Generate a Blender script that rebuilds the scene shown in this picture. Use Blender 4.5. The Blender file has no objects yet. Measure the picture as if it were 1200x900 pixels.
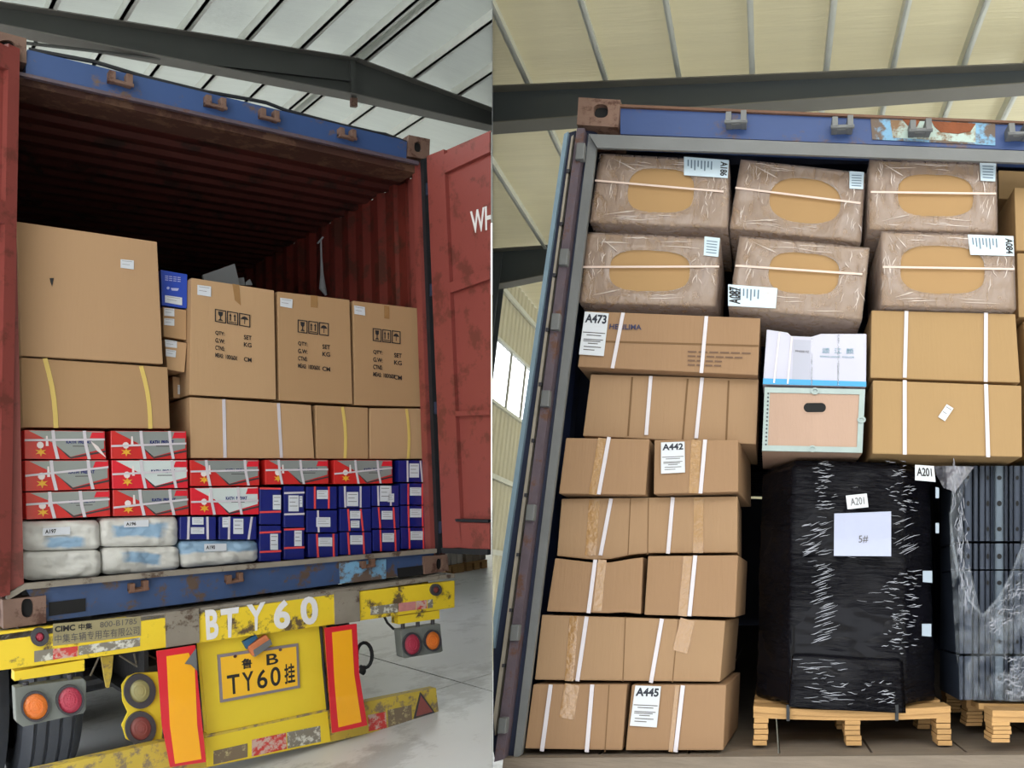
import bpy, bmesh, math, random
from mathutils import Vector, Matrix, noise
random.seed(7)
S = bpy.context.scene
COL = S.collection

# ------------------------------------------------------------------ camera and frames
F, PPX, PPY = 900.0, 820.0, 450.0            # focal length and optical centre in pixels of the 1200x900 frame
def ray(p): return Vector(((p[0]-PPX)/F, (p[1]-PPY)/F, 1.0))
def make_frame(dvp, up, px, t):
    d = ray(dvp).normalized(); u = Vector(up); u = (u-u.dot(d)*d).normalized(); x = d.cross(u)
    return [x, d, u], ray(px)*t
a_ = math.radians(1.5)
_d = ray((-200, 590)).normalized(); _u = Vector((-.08, -.994, .07)); _u = (_u-_u.dot(_d)*_d).normalized(); _x = _d.cross(_u)
AX_L, O_L = make_frame((-200, 590), _u*math.cos(a_)+_x*math.sin(a_), (2, 738), 3.8)
AX_R, O_R = make_frame((900, 700), (.045, -.957, .27), (603, 887), 2.47)
H0 = 1.05                                     # underside of the left container above the floor
RL = Matrix((AX_L[0], AX_L[1], AX_L[2]))      # camera coords -> world axes
CAMPOS = -(RL @ O_L) + Vector((0, 0, H0))
def c2w(v): return RL @ v + CAMPOS
cam = bpy.data.objects.new('camera', bpy.data.cameras.new('camera')); COL.objects.link(cam)
flip = Matrix(((1, 0, 0), (0, -1, 0), (0, 0, -1)))
cam.matrix_world = Matrix.Translation(CAMPOS) @ (RL @ flip).to_4x4()
cam.data.sensor_fit = 'HORIZONTAL'; cam.data.sensor_width = 36; cam.data.lens = 36*F/1200
cam.data.shift_x = (600-PPX)/1200; cam.data.clip_start = .05; cam.data.clip_end = 300
S.camera = cam
# ------------------------------------------------------------------ light
S.view_settings.view_transform = 'Standard'; S.view_settings.look = 'None'
S.view_settings.exposure = -0.3; S.view_settings.gamma = 1; S.view_settings.use_curve_mapping = False
W = bpy.data.worlds.new('sky'); S.world = W; W.use_nodes = True
W.node_tree.nodes['Background'].inputs[0].default_value = (.93, .97, 1.0, 1)
W.node_tree.nodes['Background'].inputs[1].default_value = 4.5
def area(name, loc, target, sx, sy, power, col=(1, .98, .95)):
    l = bpy.data.lights.new(name, 'AREA'); l.shape = 'RECTANGLE'; l.size = sx; l.size_y = sy; l.energy = power; l.color = col
    o = bpy.data.objects.new(name, l); COL.objects.link(o); o.location = loc
    o.rotation_euler = (Vector(target)-Vector(loc)).to_track_quat('-Z', 'Y').to_euler(); return o
area('fill_light', c2w(Vector((-.3, -5.6, -3.2))), c2w(Vector((-.2, 0, 4))), 9, 3, 330)  # added overhead fill light, not a fitting of the hall

# ------------------------------------------------------------------ bays
class Bay:
    def __init__(s, ax, o):
        s.ax, s.o = ax, o
        r = Matrix((ax[0], ax[1], ax[2])); s.r = r
        rot = RL @ r.transposed()
        s.M = Matrix.Translation(c2w(o)) @ rot.to_4x4()
        s.cam = -(r @ o)
    def px(s, p, y=0.0):
        d = s.r @ ray(p); return s.cam + d*((y-s.cam.y)/d.y)
    def on(s, p, pt, n):
        d = s.r @ ray(p); return s.cam + d*((Vector(pt)-s.cam).dot(n)/d.dot(n))
L = Bay(AX_L, O_L); R = Bay(AX_R, O_R)
FRONT = Vector((0, -1, 0))

# ------------------------------------------------------------------ materials
MATS = {}
def srgb(c):
    return tuple((x/12.92 if x <= .04045 else ((x+.055)/1.055)**2.4) for x in (c if max(c) <= 1 else [v/255 for v in c]))
def mat(name, col, rough=.7, metal=0., var=.12, scale=3., bump=0., bscale=40., stretch=(1, 1, 1), rust=0., rustcol=(92, 52, 30), rscale=4., spec=.5, coat=0.):
    if name in MATS: return MATS[name]
    m = bpy.data.materials.new(name); m.use_nodes = True; nt = m.node_tree; N = nt.nodes; K = nt.links
    b = N['Principled BSDF']; b.inputs['Roughness'].default_value = rough; b.inputs['Metallic'].default_value = metal
    b.inputs['Specular IOR Level'].default_value = spec; b.inputs['Coat Weight'].default_value = coat
    c = srgb(col)
    tc = N.new('ShaderNodeTexCoord'); mp = N.new('ShaderNodeMapping'); mp.inputs['Scale'].default_value = stretch; K.new(tc.outputs['Object'], mp.inputs[0])
    n1 = N.new('ShaderNodeTexNoise'); n1.inputs['Scale'].default_value = scale; n1.inputs['Detail'].default_value = 6; K.new(mp.outputs[0], n1.inputs[0])
    mx = N.new('ShaderNodeMix'); mx.data_type = 'RGBA'; K.new(n1.outputs[0], mx.inputs['Factor'])
    mx.inputs['A'].default_value = tuple(max(0, x*(1-var)) for x in c)+(1,); mx.inputs['B'].default_value = tuple(min(1, x*(1+var)) for x in c)+(1,)
    out = mx.outputs['Result']
    if rust > 0:
        n2 = N.new('ShaderNodeTexNoise'); n2.inputs['Scale'].default_value = rscale; n2.inputs['Detail'].default_value = 9; n2.inputs['Roughness'].default_value = .7; K.new(tc.outputs['Object'], n2.inputs[0])
        rp = N.new('ShaderNodeValToRGB'); rp.color_ramp.elements[0].position = 1-rust-.42; rp.color_ramp.elements[1].position = 1-rust-.34; K.new(n2.outputs[0], rp.inputs[0])
        m2 = N.new('ShaderNodeMix'); m2.data_type = 'RGBA'; K.new(rp.outputs[0], m2.inputs['Factor']); K.new(out, m2.inputs['A']); m2.inputs['B'].default_value = srgb(rustcol)+(1,)
        out = m2.outputs['Result']
    K.new(out, b.inputs['Base Color'])
    if bump:
        n3 = N.new('ShaderNodeTexNoise'); n3.inputs['Scale'].default_value = bscale; n3.inputs['Detail'].default_value = 4; K.new(mp.outputs[0], n3.inputs[0])
        bp = N.new('ShaderNodeBump'); bp.inputs['Strength'].default_value = bump; bp.inputs['Distance'].default_value = .01; K.new(n3.outputs[0], bp.inputs['Height']); K.new(bp.outputs[0], b.inputs['Normal'])
    MATS[name] = m; return m
def film_mat(name, col, alpha, rough=.22, bscale=(9, 9, 26), glint=.6, arange=.2, bs=.8):
    if name in MATS: return MATS[name]
    m = bpy.data.materials.new(name); m.use_nodes = True; nt = m.node_tree; N = nt.nodes; K = nt.links
    b = N['Principled BSDF']; b.inputs['Base Color'].default_value = srgb(col)+(1,); b.inputs['Roughness'].default_value = rough; b.inputs['Coat Weight'].default_value = glint; b.inputs['Coat Roughness'].default_value = .12
    tc = N.new('ShaderNodeTexCoord'); mp = N.new('ShaderNodeMapping'); mp.inputs['Scale'].default_value = bscale; K.new(tc.outputs['Object'], mp.inputs[0])
    n = N.new('ShaderNodeTexNoise'); n.inputs['Scale'].default_value = 2.2; n.inputs['Detail'].default_value = 5; n.inputs['Distortion'].default_value = 1.2; K.new(mp.outputs[0], n.inputs[0])
    bp = N.new('ShaderNodeBump'); bp.inputs['Strength'].default_value = bs; bp.inputs['Distance'].default_value = .02; K.new(n.outputs[0], bp.inputs['Height']); K.new(bp.outputs[0], b.inputs['Normal'])
    rp = N.new('ShaderNodeMapRange'); rp.inputs['From Min'].default_value = .35; rp.inputs['From Max'].default_value = .65; rp.inputs['To Min'].default_value = max(0, alpha-arange); rp.inputs['To Max'].default_value = min(1, alpha+arange); K.new(n.outputs[0], rp.inputs[0]); K.new(rp.outputs[0], b.inputs['Alpha'])
    MATS[name] = m; return m
KRAFT = [mat('kraft_%d' % i, c, .82, var=.07, scale=2.2, bump=.12, bscale=60, stretch=(1, 1, .12), spec=.25) for i, c in enumerate([(178, 144, 110), (172, 138, 102), (182, 148, 112)])]
KRAFT_R = [mat('kraft_right_%d' % i, c, .8, var=.07, scale=2.2, bump=.15, bscale=60, stretch=(1, 1, .12), spec=.3) for i, c in enumerate([(150, 119, 91), (157, 127, 98), (162, 132, 93)])]
CUTOUT = mat('kraft_gold', (164, 130, 88), .8, var=.05)
WHITE = mat('paper_white', (206, 210, 218), .6, var=.03)
INK = mat('black_ink', (34, 32, 34), .7, var=.05)
GINK = mat('grey_ink', (88, 84, 84), .7, var=.05)
STRAP = mat('white_strap', (204, 198, 206), .35, var=.05, scale=30)
YSTRAP = mat('yellow_strap', (216, 188, 104), .4, var=.05)
RSTRAP = mat('red_strap', (222, 72, 72), .45, var=.05)
TAPE = mat('clear_tape', (158, 120, 76), .14, var=.14, scale=14, bump=.3, bscale=60, coat=.6)
NAVY = mat('navy_print', (22, 30, 112), .3, var=.12, scale=6, coat=.4, bump=.2, bscale=20)
BLUE = mat('header_blue', (54, 80, 130), .5, var=.15, scale=2.5, bump=.15, bscale=12, rust=.01, rustcol=(104, 84, 70), rscale=6)
BLUE_R = mat('header_blue_right', (50, 72, 122), .5, var=.2, scale=2.5, bump=.15, bscale=12, rust=.015, rustcol=(96, 76, 70), rscale=6)
SILL = mat('sill_blue', (50, 72, 112), .55, var=.3, scale=5, bump=.3, bscale=14, rust=.05, rustcol=(84, 66, 54), rscale=7)
SKYPAINT = mat('patch_blue', (112, 158, 192), .55, var=.2, scale=6, rust=.12, rustcol=(96, 80, 70), rscale=9)
SKYPAINT2 = mat('patch_pale', (168, 186, 180), .6, var=.2, scale=6, rust=.1, rustcol=(120, 90, 62), rscale=8)
RUSTY = mat('rust_brown', (106, 76, 60), .75, var=.35, scale=9, bump=.4, bscale=30)
RUSTM = mat('rust_metal', (116, 90, 78), .65, var=.3, scale=7, bump=.35, bscale=24, rust=.05, rustcol=(78, 48, 36), rscale=9)
RUSTRED = mat('rust_patch', (124, 68, 38), .8, var=.3, scale=14, bump=.4, bscale=40)
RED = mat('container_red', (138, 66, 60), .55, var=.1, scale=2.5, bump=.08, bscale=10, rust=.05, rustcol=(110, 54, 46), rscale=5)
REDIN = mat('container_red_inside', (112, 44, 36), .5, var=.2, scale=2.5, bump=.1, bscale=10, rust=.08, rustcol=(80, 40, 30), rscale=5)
RUBBER = mat('rubber_black', (30, 33, 38), .55, var=.25, scale=12)
GREYST = mat('grey_steel', (108, 110, 112), .5, var=.25, scale=6, bump=.2, bscale=18, rust=.0, rustcol=(70, 62, 60), rscale=9)
NAVYST = mat('dark_navy_steel', (28, 36, 62), .5, var=.3, scale=8, bump=.2, bscale=18)
PURPST = mat('worn_bar', (92, 80, 90), .5, var=.35, scale=12, bump=.3, bscale=26, rust=.03, rustcol=(96, 66, 54), rscale=12)
PALEB = mat('pale_blue_edge', (136, 160, 178), .4, var=.18, scale=7)
CREAM = mat('cream_gasket', (176, 166, 152), .6, var=.2, scale=16)
YEL = mat('trailer_yellow', (232, 200, 44), .5, var=.1, scale=4, bump=.15, bscale=16, rust=.03, rustcol=(96, 78, 56), rscale=7)
YEL2 = mat('trailer_yellow_clean', (228, 200, 48), .5, var=.12, scale=3, bump=.1, bscale=16, rust=-.02, rustcol=(110, 92, 60), rscale=9)
YELOLD = mat('trailer_yellow_worn', (196, 170, 66), .6, var=.2, scale=6, bump=.2, bscale=20, rust=.07, rustcol=(130, 114, 90), rscale=12)
GREYWORN = mat('grey_worn', (134, 126, 114), .65, var=.3, scale=8, bump=.3, bscale=26, rust=.03, rustcol=(80, 62, 50), rscale=10)
DARK = mat('dark_underside', (38, 38, 42), .7, var=.4, scale=6, bump=.3)
TYRE = mat('tyre_rubber', (78, 82, 92), .75, var=.15, scale=10, bump=.15, bscale=40)
GROOVE = mat('tyre_groove', (24, 25, 29), .8, var=.1)
STEELTUBE = mat('dull_tube', (104, 108, 120), .4, .4, var=.2, scale=7)
BOARDY = mat('board_yellow', (250, 176, 24), .35, var=.04, scale=6, coat=.4)
BOARDR = mat('board_red', (214, 36, 50), .35, var=.08, scale=6, coat=.3)
TRED = mat('tape_red', (196, 60, 58), .4, var=.15, scale=20, rust=.1, rustcol=(200, 170, 160), rscale=22)
TWHITE = mat('tape_white', (206, 204, 194), .45, var=.1, scale=20, rust=.16, rustcol=(128, 122, 110), rscale=26)
PAINTW = mat('sprayed_white', (226, 224, 226), .6, var=.08, scale=14)
ORANGE = mat('lens_orange', (240, 130, 52), .3, var=.1, scale=60, bump=.5, bscale=140, coat=.4)
LENSR = mat('lens_red', (190, 62, 86), .3, var=.1, scale=60, bump=.5, bscale=140, coat=.4)
LENSDULL = mat('lens_dull_red', (140, 76, 72), .4, var=.15, scale=60)
LENSCL = mat('lens_clear', (168, 162, 112), .3, var=.12, scale=50, coat=.3)
LAMPG = mat('lamp_grey', (112, 116, 112), .6, var=.2, scale=12, bump=.2)
LAMPD = mat('lamp_dark', (62, 60, 66), .5, var=.2, scale=12)
CONCRETE = mat('concrete', (216, 217, 218), .42, var=.12, scale=1.3, bump=.08, bscale=20, rust=.05, rustcol=(184, 184, 184), rscale=1.6)
BEAM = mat('beam_grey', (70, 72, 70), .6, var=.1, scale=2)
BEAM_R = mat('beam_grey_right', (66, 72, 78), .55, var=.1, scale=2)
PURLIN = mat('galvanised_purlin', (212, 214, 206), .4, .15, var=.15, scale=5)
FOIL_L = mat('foil_roof', (172, 176, 164), .42, .25, var=.2, scale=1.6, bump=.9, bscale=9, stretch=(.25, 4, 4))  # streaked tone also stands in for ripple reflections on the foil
FOIL_R = mat('foil_roof_right', (196, 190, 162), .3, .35, var=.24, scale=1.6, bump=1.0, bscale=9, stretch=(.25, 4, 4))  # ripple reflections put into the streaked colour here too
SIDING = mat('cream_siding', (196, 190, 166), .5, var=.08, scale=2)
SHEETST = mat('divider_steel', (84, 86, 88), .5, .2, var=.05)
PINE = mat('pine_wood', (182, 142, 92), .75, var=.35, scale=5, stretch=(1, 1, 9), bump=.2, bscale=20)
PLANKG = mat('old_plank', (122, 110, 98), .8, var=.3, scale=6, stretch=(1, 8, 8), bump=.4, bscale=12)
PLY = mat('plywood', (172, 142, 124), .55, var=.1, scale=3, stretch=(3, 1, .7), bump=.1)
ALU = mat('alu_edge', (150, 164, 164), .35, .3, var=.15, scale=20)
BWHITE = mat('glossy_white_card', (184, 184, 204), .35, var=.04, coat=.3)
CYAN = mat('cyan_band', (46, 150, 206), .35, var=.1, scale=10, coat=.3)
CARDBLUE = mat('royal_blue_card', (36, 70, 178), .4, var=.06)
RAIL = mat('slate_rail', (52, 60, 76), .4, .35, var=.15, scale=6)
RAILF = mat('slate_flat', (84, 96, 110), .45, .2, var=.12, scale=6)
HOLE = mat('hole_black', (10, 10, 12), .8, var=.1)
GIFTR = mat('gift_red', (200, 40, 38), .3, var=.1, scale=8, coat=.5)
GIFTR2 = mat('gift_red_bright', (214, 30, 48), .3, var=.1, scale=8, coat=.5)  # badge red, also the lit copy of gift_red for unshadowed cartons
GIFTG = mat('gift_silver', (150, 156, 154), .3, .3, var=.1, scale=5, coat=.4)
GIFTG2 = mat('gift_silver_lit', (206, 216, 216), .3, .1, var=.06, scale=5, coat=.4)  # lit copy of the silver, brightness painted in for unshadowed cartons
GIFTD = mat('gift_edge', (54, 50, 54), .5)
GOLD = mat('gift_gold', (222, 166, 48), .4, var=.2, scale=30)
CHALK = mat('gift_white', (226, 214, 214), .5, var=.05)
PALEFILM = film_mat('pallet_film', (160, 142, 134), .55, rough=.28, bscale=(10, 10, 5), arange=.08, bs=.8)
FOLD = mat('film_fold_glint', (206, 194, 188), .25, var=.1, scale=30, coat=.5)
CLEARFILM = film_mat('clear_film', (150, 158, 170), .13, rough=.12, bscale=(5, 5, 5), glint=1)
def lighten(m, k, col):
    # translucency added to the foil lining to brighten the roof and the hall
    nt = m.node_tree; N = nt.nodes; out = N['Material Output']; b = N['Principled BSDF']
    tr_ = N.new('ShaderNodeBsdfTranslucent'); tr_.inputs[0].default_value = srgb(col)+(1,); mx = N.new('ShaderNodeMixShader'); mx.inputs[0].default_value = k
    nt.links.new(b.outputs[0], mx.inputs[1]); nt.links.new(tr_.outputs[0], mx.inputs[2]); nt.links.new(mx.outputs[0], out.inputs[0])
lighten(FOIL_L, .43, (226, 228, 224)); lighten(FOIL_R, .42, (224, 218, 198))
GLASS = bpy.data.materials.new('window_glass'); GLASS.use_nodes = True
GLASS.node_tree.nodes['Principled BSDF'].inputs['Alpha'].default_value = .12; GLASS.node_tree.nodes['Principled BSDF'].inputs['Roughness'].default_value = .1
def black_film():
    m = bpy.data.materials.new('black_stretch_film'); m.use_nodes = True; nt = m.node_tree; N = nt.nodes; K = nt.links
    b = N['Principled BSDF']; b.inputs['Base Color'].default_value = (.006, .006, .009, 1); b.inputs['Roughness'].default_value = .2; b.inputs['Specular IOR Level'].default_value = .12
    tc = N.new('ShaderNodeTexCoord')
    def nz(sc, s, d, dist):
        mp = N.new('ShaderNodeMapping'); mp.inputs['Scale'].default_value = sc; K.new(tc.outputs['Object'], mp.inputs[0])
        n = N.new('ShaderNodeTexNoise'); n.inputs['Scale'].default_value = s; n.inputs['Detail'].default_value = d; n.inputs['Distortion'].default_value = dist; K.new(mp.outputs[0], n.inputs[0]); return n
    n1 = nz((5, 5, 34), 2.4, 5, .8); n2 = nz((2, 2, 3), 1.6, 2, 0)
    mu = N.new('ShaderNodeMath'); mu.operation = 'MULTIPLY'; K.new(n1.outputs[0], mu.inputs[0])
    mr = N.new('ShaderNodeMapRange'); mr.inputs['From Min'].default_value = .42; mr.inputs['From Max'].default_value = .6; K.new(n2.outputs[0], mr.inputs[0]); K.new(mr.outputs[0], mu.inputs[1])
    bp = N.new('ShaderNodeBump'); bp.inputs['Strength'].default_value = 1; bp.inputs['Distance'].default_value = .03; K.new(mu.outputs[0], bp.inputs['Height']); K.new(bp.outputs[0], b.inputs['Normal'])
    return m
BLACKFILM = black_film()
def bag_mat(name, u0, v0, u1, v1, slope=0.):
    """white woven sack with a washed-out blue print over part of its front (front UV)"""
    m = bpy.data.materials.new(name); m.use_nodes = True; nt = m.node_tree; N = nt.nodes; K = nt.links
    b = N['Principled BSDF']; b.inputs['Roughness'].default_value = .5
    uv = N.new('ShaderNodeUVMap'); uv.uv_map = 'UVMap'; sp = N.new('ShaderNodeSeparateXYZ'); K.new(uv.outputs[0], sp.inputs[0])
    tc = N.new('ShaderNodeTexCoord'); n = N.new('ShaderNodeTexNoise'); n.inputs['Scale'].default_value = 9; n.inputs['Detail'].default_value = 4; K.new(tc.outputs['Object'], n.inputs[0])
    def op(o, a, bb):
        x = N.new('ShaderNodeMath'); x.operation = o
        for i, v in enumerate((a, bb)):
            if isinstance(v, (int, float)): x.inputs[i].default_value = v
            else: K.new(v, x.inputs[i])
        return x.outputs[0]
    wob = op('MULTIPLY', op('SUBTRACT', n.outputs[0], .5), .35)
    U = op('ADD', sp.outputs[0], wob); V = op('ADD', op('ADD', sp.outputs[1], wob), op('MULTIPLY', sp.outputs[0], slope))
    def soft(a, b_):
        x = N.new('ShaderNodeMapRange'); x.inputs['From Min'].default_value = 0; x.inputs['From Max'].default_value = .09; K.new(op('SUBTRACT', a, b_), x.inputs[0]); return x.outputs[0]
    k = op('MULTIPLY', op('MULTIPLY', op('MULTIPLY', soft(U, u0), soft(u1, U)), op('MULTIPLY', soft(V, v0), soft(v1, V))), .85)
    mx = N.new('ShaderNodeMix'); mx.data_type = 'RGBA'; K.new(k, mx.inputs['Factor']); mx.inputs['A'].default_value = srgb((204, 203, 198))+(1,); mx.inputs['B'].default_value = srgb((122, 162, 196))+(1,)
    K.new(mx.outputs['Result'], b.inputs['Base Color'])
    bp = N.new('ShaderNodeBump'); bp.inputs['Strength'].default_value = .5; bp.inputs['Distance'].default_value = .03; K.new(n.outputs[0], bp.inputs['Height']); K.new(bp.outputs[0], b.inputs['Normal'])
    return m

# ------------------------------------------------------------------ geometry helpers (all points in bay coordinates)
class Thing:
    """one top-level object; its geometry is given in the coordinates of its bay"""
    def __init__(s, bay, name, label=None, cat=None, group=None, kind=None, origin=None, geo=None, material=None, smooth=False, bevel=0):
        s.bay = bay
        if geo is not None and origin is None:
            v = geo[0]; origin = Vector((sum(p[0] for p in v)/len(v), sum(p[1] for p in v)/len(v), min(p[2] for p in v)))
        s.o = Vector(origin)
        if geo is None: ob = bpy.data.objects.new(name, None)
        else: ob = s._mesh(name, geo, material, smooth, bevel)
        COL.objects.link(ob); ob.matrix_world = bay.M @ Matrix.Translation(s.o); s.ob = ob
        if label: ob['label'] = label
        if cat: ob['category'] = cat
        if group: ob['group'] = group
        if kind: ob['kind'] = kind
    def _mesh(s, name, geo, material, smooth=False, bevel=0):
        me = bpy.data.meshes.new(name); me.from_pydata([tuple(Vector(p)-s.o) for p in geo[0]], [], geo[1]); me.update()
        bm = bmesh.new(); bm.from_mesh(me); bmesh.ops.recalc_face_normals(bm, faces=bm.faces)
        if bevel: bmesh.ops.bevel(bm, geom=list(bm.edges), offset=bevel, segments=2, affect='EDGES', profile=.6)
        if len(geo) > 2:
            uvl = bm.loops.layers.uv.new('UVMap')
            bm.verts.ensure_lookup_table()
            for f in bm.faces:
                for l in f.loops:
                    l[uvl].uv = geo[2][l.vert.index]
        bm.to_mesh(me); bm.free()
        if smooth:
            for p in me.polygons: p.use_smooth = True
        me.materials.append(material)
        return bpy.data.objects.new(name, me)
    def part(s, name, geo, material, parent=None, label=None, smooth=False, bevel=0, kind=None):
        ob = s._mesh(name, geo, material, smooth, bevel); COL.objects.link(ob); ob.parent = parent or s.ob
        if label: ob['label'] = label
        if kind: ob['kind'] = kind
        return ob
def join(*gs):
    v, f = [], []
    for g in gs:
        b = len(v); v += list(g[0]); f += [tuple(i+b for i in q) for q in g[1]]
    return v, f
def prism(pts, vec):
    n = len(pts); vec = Vector(vec); v = [Vector(p) for p in pts]+[Vector(p)+vec for p in pts]
    return v, [tuple(range(n)), tuple(range(2*n-1, n-1, -1))]+[(i, (i+1) % n, (i+1) % n+n, i+n) for i in range(n)]
def box(a, b):
    (x0, y0, z0), (x1, y1, z1) = a, b
    return prism([(x0, y0, z0), (x1, y0, z0), (x1, y0, z1), (x0, y0, z1)], (0, y1-y0, 0))
def plate(pts, off=.001, th=.0015, n=FRONT): return prism([Vector(p)+n*off for p in pts], n*th)
def uvp(q, u, v):
    return q[0].lerp(q[1], u).lerp(q[3].lerp(q[2], u), v)
def sub(q, u0, v0, u1, v1): return [uvp(q, u0, v0), uvp(q, u1, v0), uvp(q, u1, v1), uvp(q, u0, v1)]
def shrink(q, d):
    c = sum(q, Vector())/4
    return [p+(c-p).normalized()*d for p in q]
def tube(p, r, n=8, cap=True):
    p = [Vector(x) for x in p]; rings = []; v = []; f = []
    for i, c in enumerate(p):
        t = (p[min(i+1, len(p)-1)]-p[max(i-1, 0)]).normalized(); a = t.orthogonal().normalized() if i == 0 else (a-a.dot(t)*t).normalized(); b = t.cross(a)
        rr = r[i] if isinstance(r, (list, tuple)) else r
        v += [c+(a*math.cos(2*math.pi*k/n)+b*math.sin(2*math.pi*k/n))*rr for k in range(n)]
    for i in range(len(p)-1):
        for k in range(n): f.append((i*n+k, i*n+(k+1) % n, (i+1)*n+(k+1) % n, (i+1)*n+k))
    if cap: f += [tuple(range(n-1, -1, -1)), tuple(range((len(p)-1)*n, len(p)*n))]
    return v, f
def ribbon(bay, pxs, w, y, off=.002, th=.0015, bow=0):
    """a flat strap along pixel points on the plane y"""
    pts = []
    if bow and len(pxs) == 2:
        (x0, y0), (x1, y1) = pxs; pxs = [(x0+(x1-x0)*t+bow*math.sin(math.pi*t), y0+(y1-y0)*t) for t in (0, .2, .4, .6, .8, 1)]
    a = [bay.px(p, y) for p in pxs]; lft, rgt = [], []
    for i, c in enumerate(a):
        t = a[min(i+1, len(a)-1)]-a[max(i-1, 0)]; s = Vector((t.z, 0, -t.x)).normalized()*w/2; lft.append(c+s+FRONT*off); rgt.append(c-s+FRONT*off)
    n = len(a); v = lft+rgt+[p+FRONT*th for p in lft+rgt]; f = []
    for i in range(n-1):
        f += [(i, i+1, n+i+1, n+i), (2*n+i, 3*n+i, 3*n+i+1, 2*n+i+1), (i, 2*n+i, 2*n+i+1, i+1), (n+i, n+i+1, 3*n+i+1, 3*n+i)]
    f += [(0, n, 3*n, 2*n), (n-1, 3*n-1, 4*n-1, 2*n-1)]
    return v, f
_TX = {}
def text_geo(s, bold=0., res=4):
    k = (s, bold)
    if k not in _TX:
        c = bpy.data.curves.new('lettering', 'FONT'); c.body = s; c.size = 1; c.offset = bold; c.resolution_u = res; c.extrude = .5
        o = bpy.data.objects.new('lettering', c); COL.objects.link(o); bpy.context.view_layer.update()
        me = o.evaluated_get(bpy.context.evaluated_depsgraph_get()).to_mesh()
        v = [x.co.copy() for x in me.vertices]; f = [tuple(p.vertices) for p in me.polygons]
        o.to_mesh_clear(); bpy.data.objects.remove(o); bpy.data.curves.remove(c); _TX[k] = (v, f)
    return _TX[k]
def text_on(q, s, off=.0015, th=.0006, bold=0., n=FRONT):
    """lettering stretched to fill the quad q (top-left, top-right, bottom-right, bottom-left)"""
    v, f = text_geo(s, bold)
    x0, x1 = min(p.x for p in v), max(p.x for p in v); y0, y1 = min(p.y for p in v), max(p.y for p in v)
    return [uvp(q, (p.x-x0)/(x1-x0), 1-(p.y-y0)/(y1-y0))+n*(off+(p.z+.5)*th) for p in v], f
def ell(bay, c, rx, ry, y, n=24, rot=0):
    return [bay.px((c[0]+rx*math.cos(t)*math.cos(rot)-ry*math.sin(t)*math.sin(rot), c[1]+rx*math.cos(t)*math.sin(rot)+ry*math.sin(t)*math.cos(rot)), y) for t in [2*math.pi*k/n for k in range(n)]]
def ring(pts, pts2, vec):
    n = len(pts); vec = Vector(vec); v = list(pts)+list(pts2)+[p+vec for p in pts]+[p+vec for p in pts2]; f = []
    for i in range(n):
        j = (i+1) % n; f += [(i, j, n+j, n+i), (2*n+i, 3*n+i, 3*n+j, 2*n+j), (i, 2*n+i, 2*n+j, j), (n+i, n+j, 3*n+j, 3*n+i)]
    return v, f
def Q(bay, y, *p): return [bay.px(x, y) for x in p]

# ================================================================== SETTING: two bays of a warehouse, a thin steel divider between them
PN = ray((577, 0)).cross(ray((577, 900))).normalized()      # normal of the divider (camera coords)
if PN.x < 0: PN = -PN
def clip(ob, keep_left, gap=.0006):
    """cut a piece of the setting where it meets the divider"""
    me = ob.data; bm = bmesh.new(); bm.from_mesh(me); mi = ob.matrix_world.inverted()
    co = mi @ (c2w(Vector((0, 0, 0)))+RL @ PN*(-gap if keep_left else gap)); no = (mi.to_3x3() @ (RL @ PN)).normalized()
    bmesh.ops.bisect_plane(bm, geom=list(bm.verts)+list(bm.edges)+list(bm.faces), plane_co=co, plane_no=no, clear_outer=keep_left, clear_inner=not keep_left)
    bm.to_mesh(me); bm.free()
def structure(bay, name, geo, m, clipside=None, **k):
    t = Thing(bay, name, kind='structure', geo=geo, material=m, **k)
    bpy.context.view_layer.update()
    if clipside is not None: clip(t.ob, clipside)
    return t
# floors, in cast slabs with joints
def floor_slabs(bay, z, x0, x1, y0, y1, nx, ny, side, jx=0, jy=0, rot=0):
    base = structure(bay, 'floor', box((x0, y0, z-.2), (x1, y1, z-.02)), CONCRETE, side)
    dx, dy = (x1-x0)/nx, (y1-y0)/ny
    for i in range(nx):
        for j in range(ny):
            ob = base.part('concrete_slab', box((x0+i*dx+.006, y0+j*dy+.006, z-.02), (x0+(i+1)*dx-.006, y0+(j+1)*dy-.006, z)), CONCRETE)
            bpy.context.view_layer.update(); clip(ob, side)
            if len(ob.data.polygons) == 0: bpy.data.objects.remove(ob)
    return base
FL = -H0; FR = -1.2
floor_slabs(L, FL, -9.2, 26.8, -9.5, 30.5, 6, 8, True)
floor_slabs(R, FR, -8, 10, -6.5, 29.5, 4, 8, False)
# divider panel
def div_pt(z, Y): return c2w(Vector((ray((577, 0)).x*z, Y, z)))
def floorY(bay, zf, z):
    u = bay.ax[2]; rx = ray((577, 0)).x; h = zf-bay.cam.z
    return (h-(u.x*rx+u.z)*z)/u.y
WB = Bay(AX_L, O_L); Winv = WB.M.inverted()
zs = [2.15, 6, 12, 20, 30]
bot = [min(floorY(L, FL, z), floorY(R, FR, z)) for z in zs]
poly = [div_pt(z, b-.03) for z, b in zip(zs, bot)]+[div_pt(30, -8.2), div_pt(2.15, -8.2)]
structure(L, 'wall_middle', prism([Winv @ (p-(RL @ PN)*.0006) for p in poly], (L.M.inverted().to_3x3() @ (RL @ PN))*.0012), SHEETST)

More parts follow.
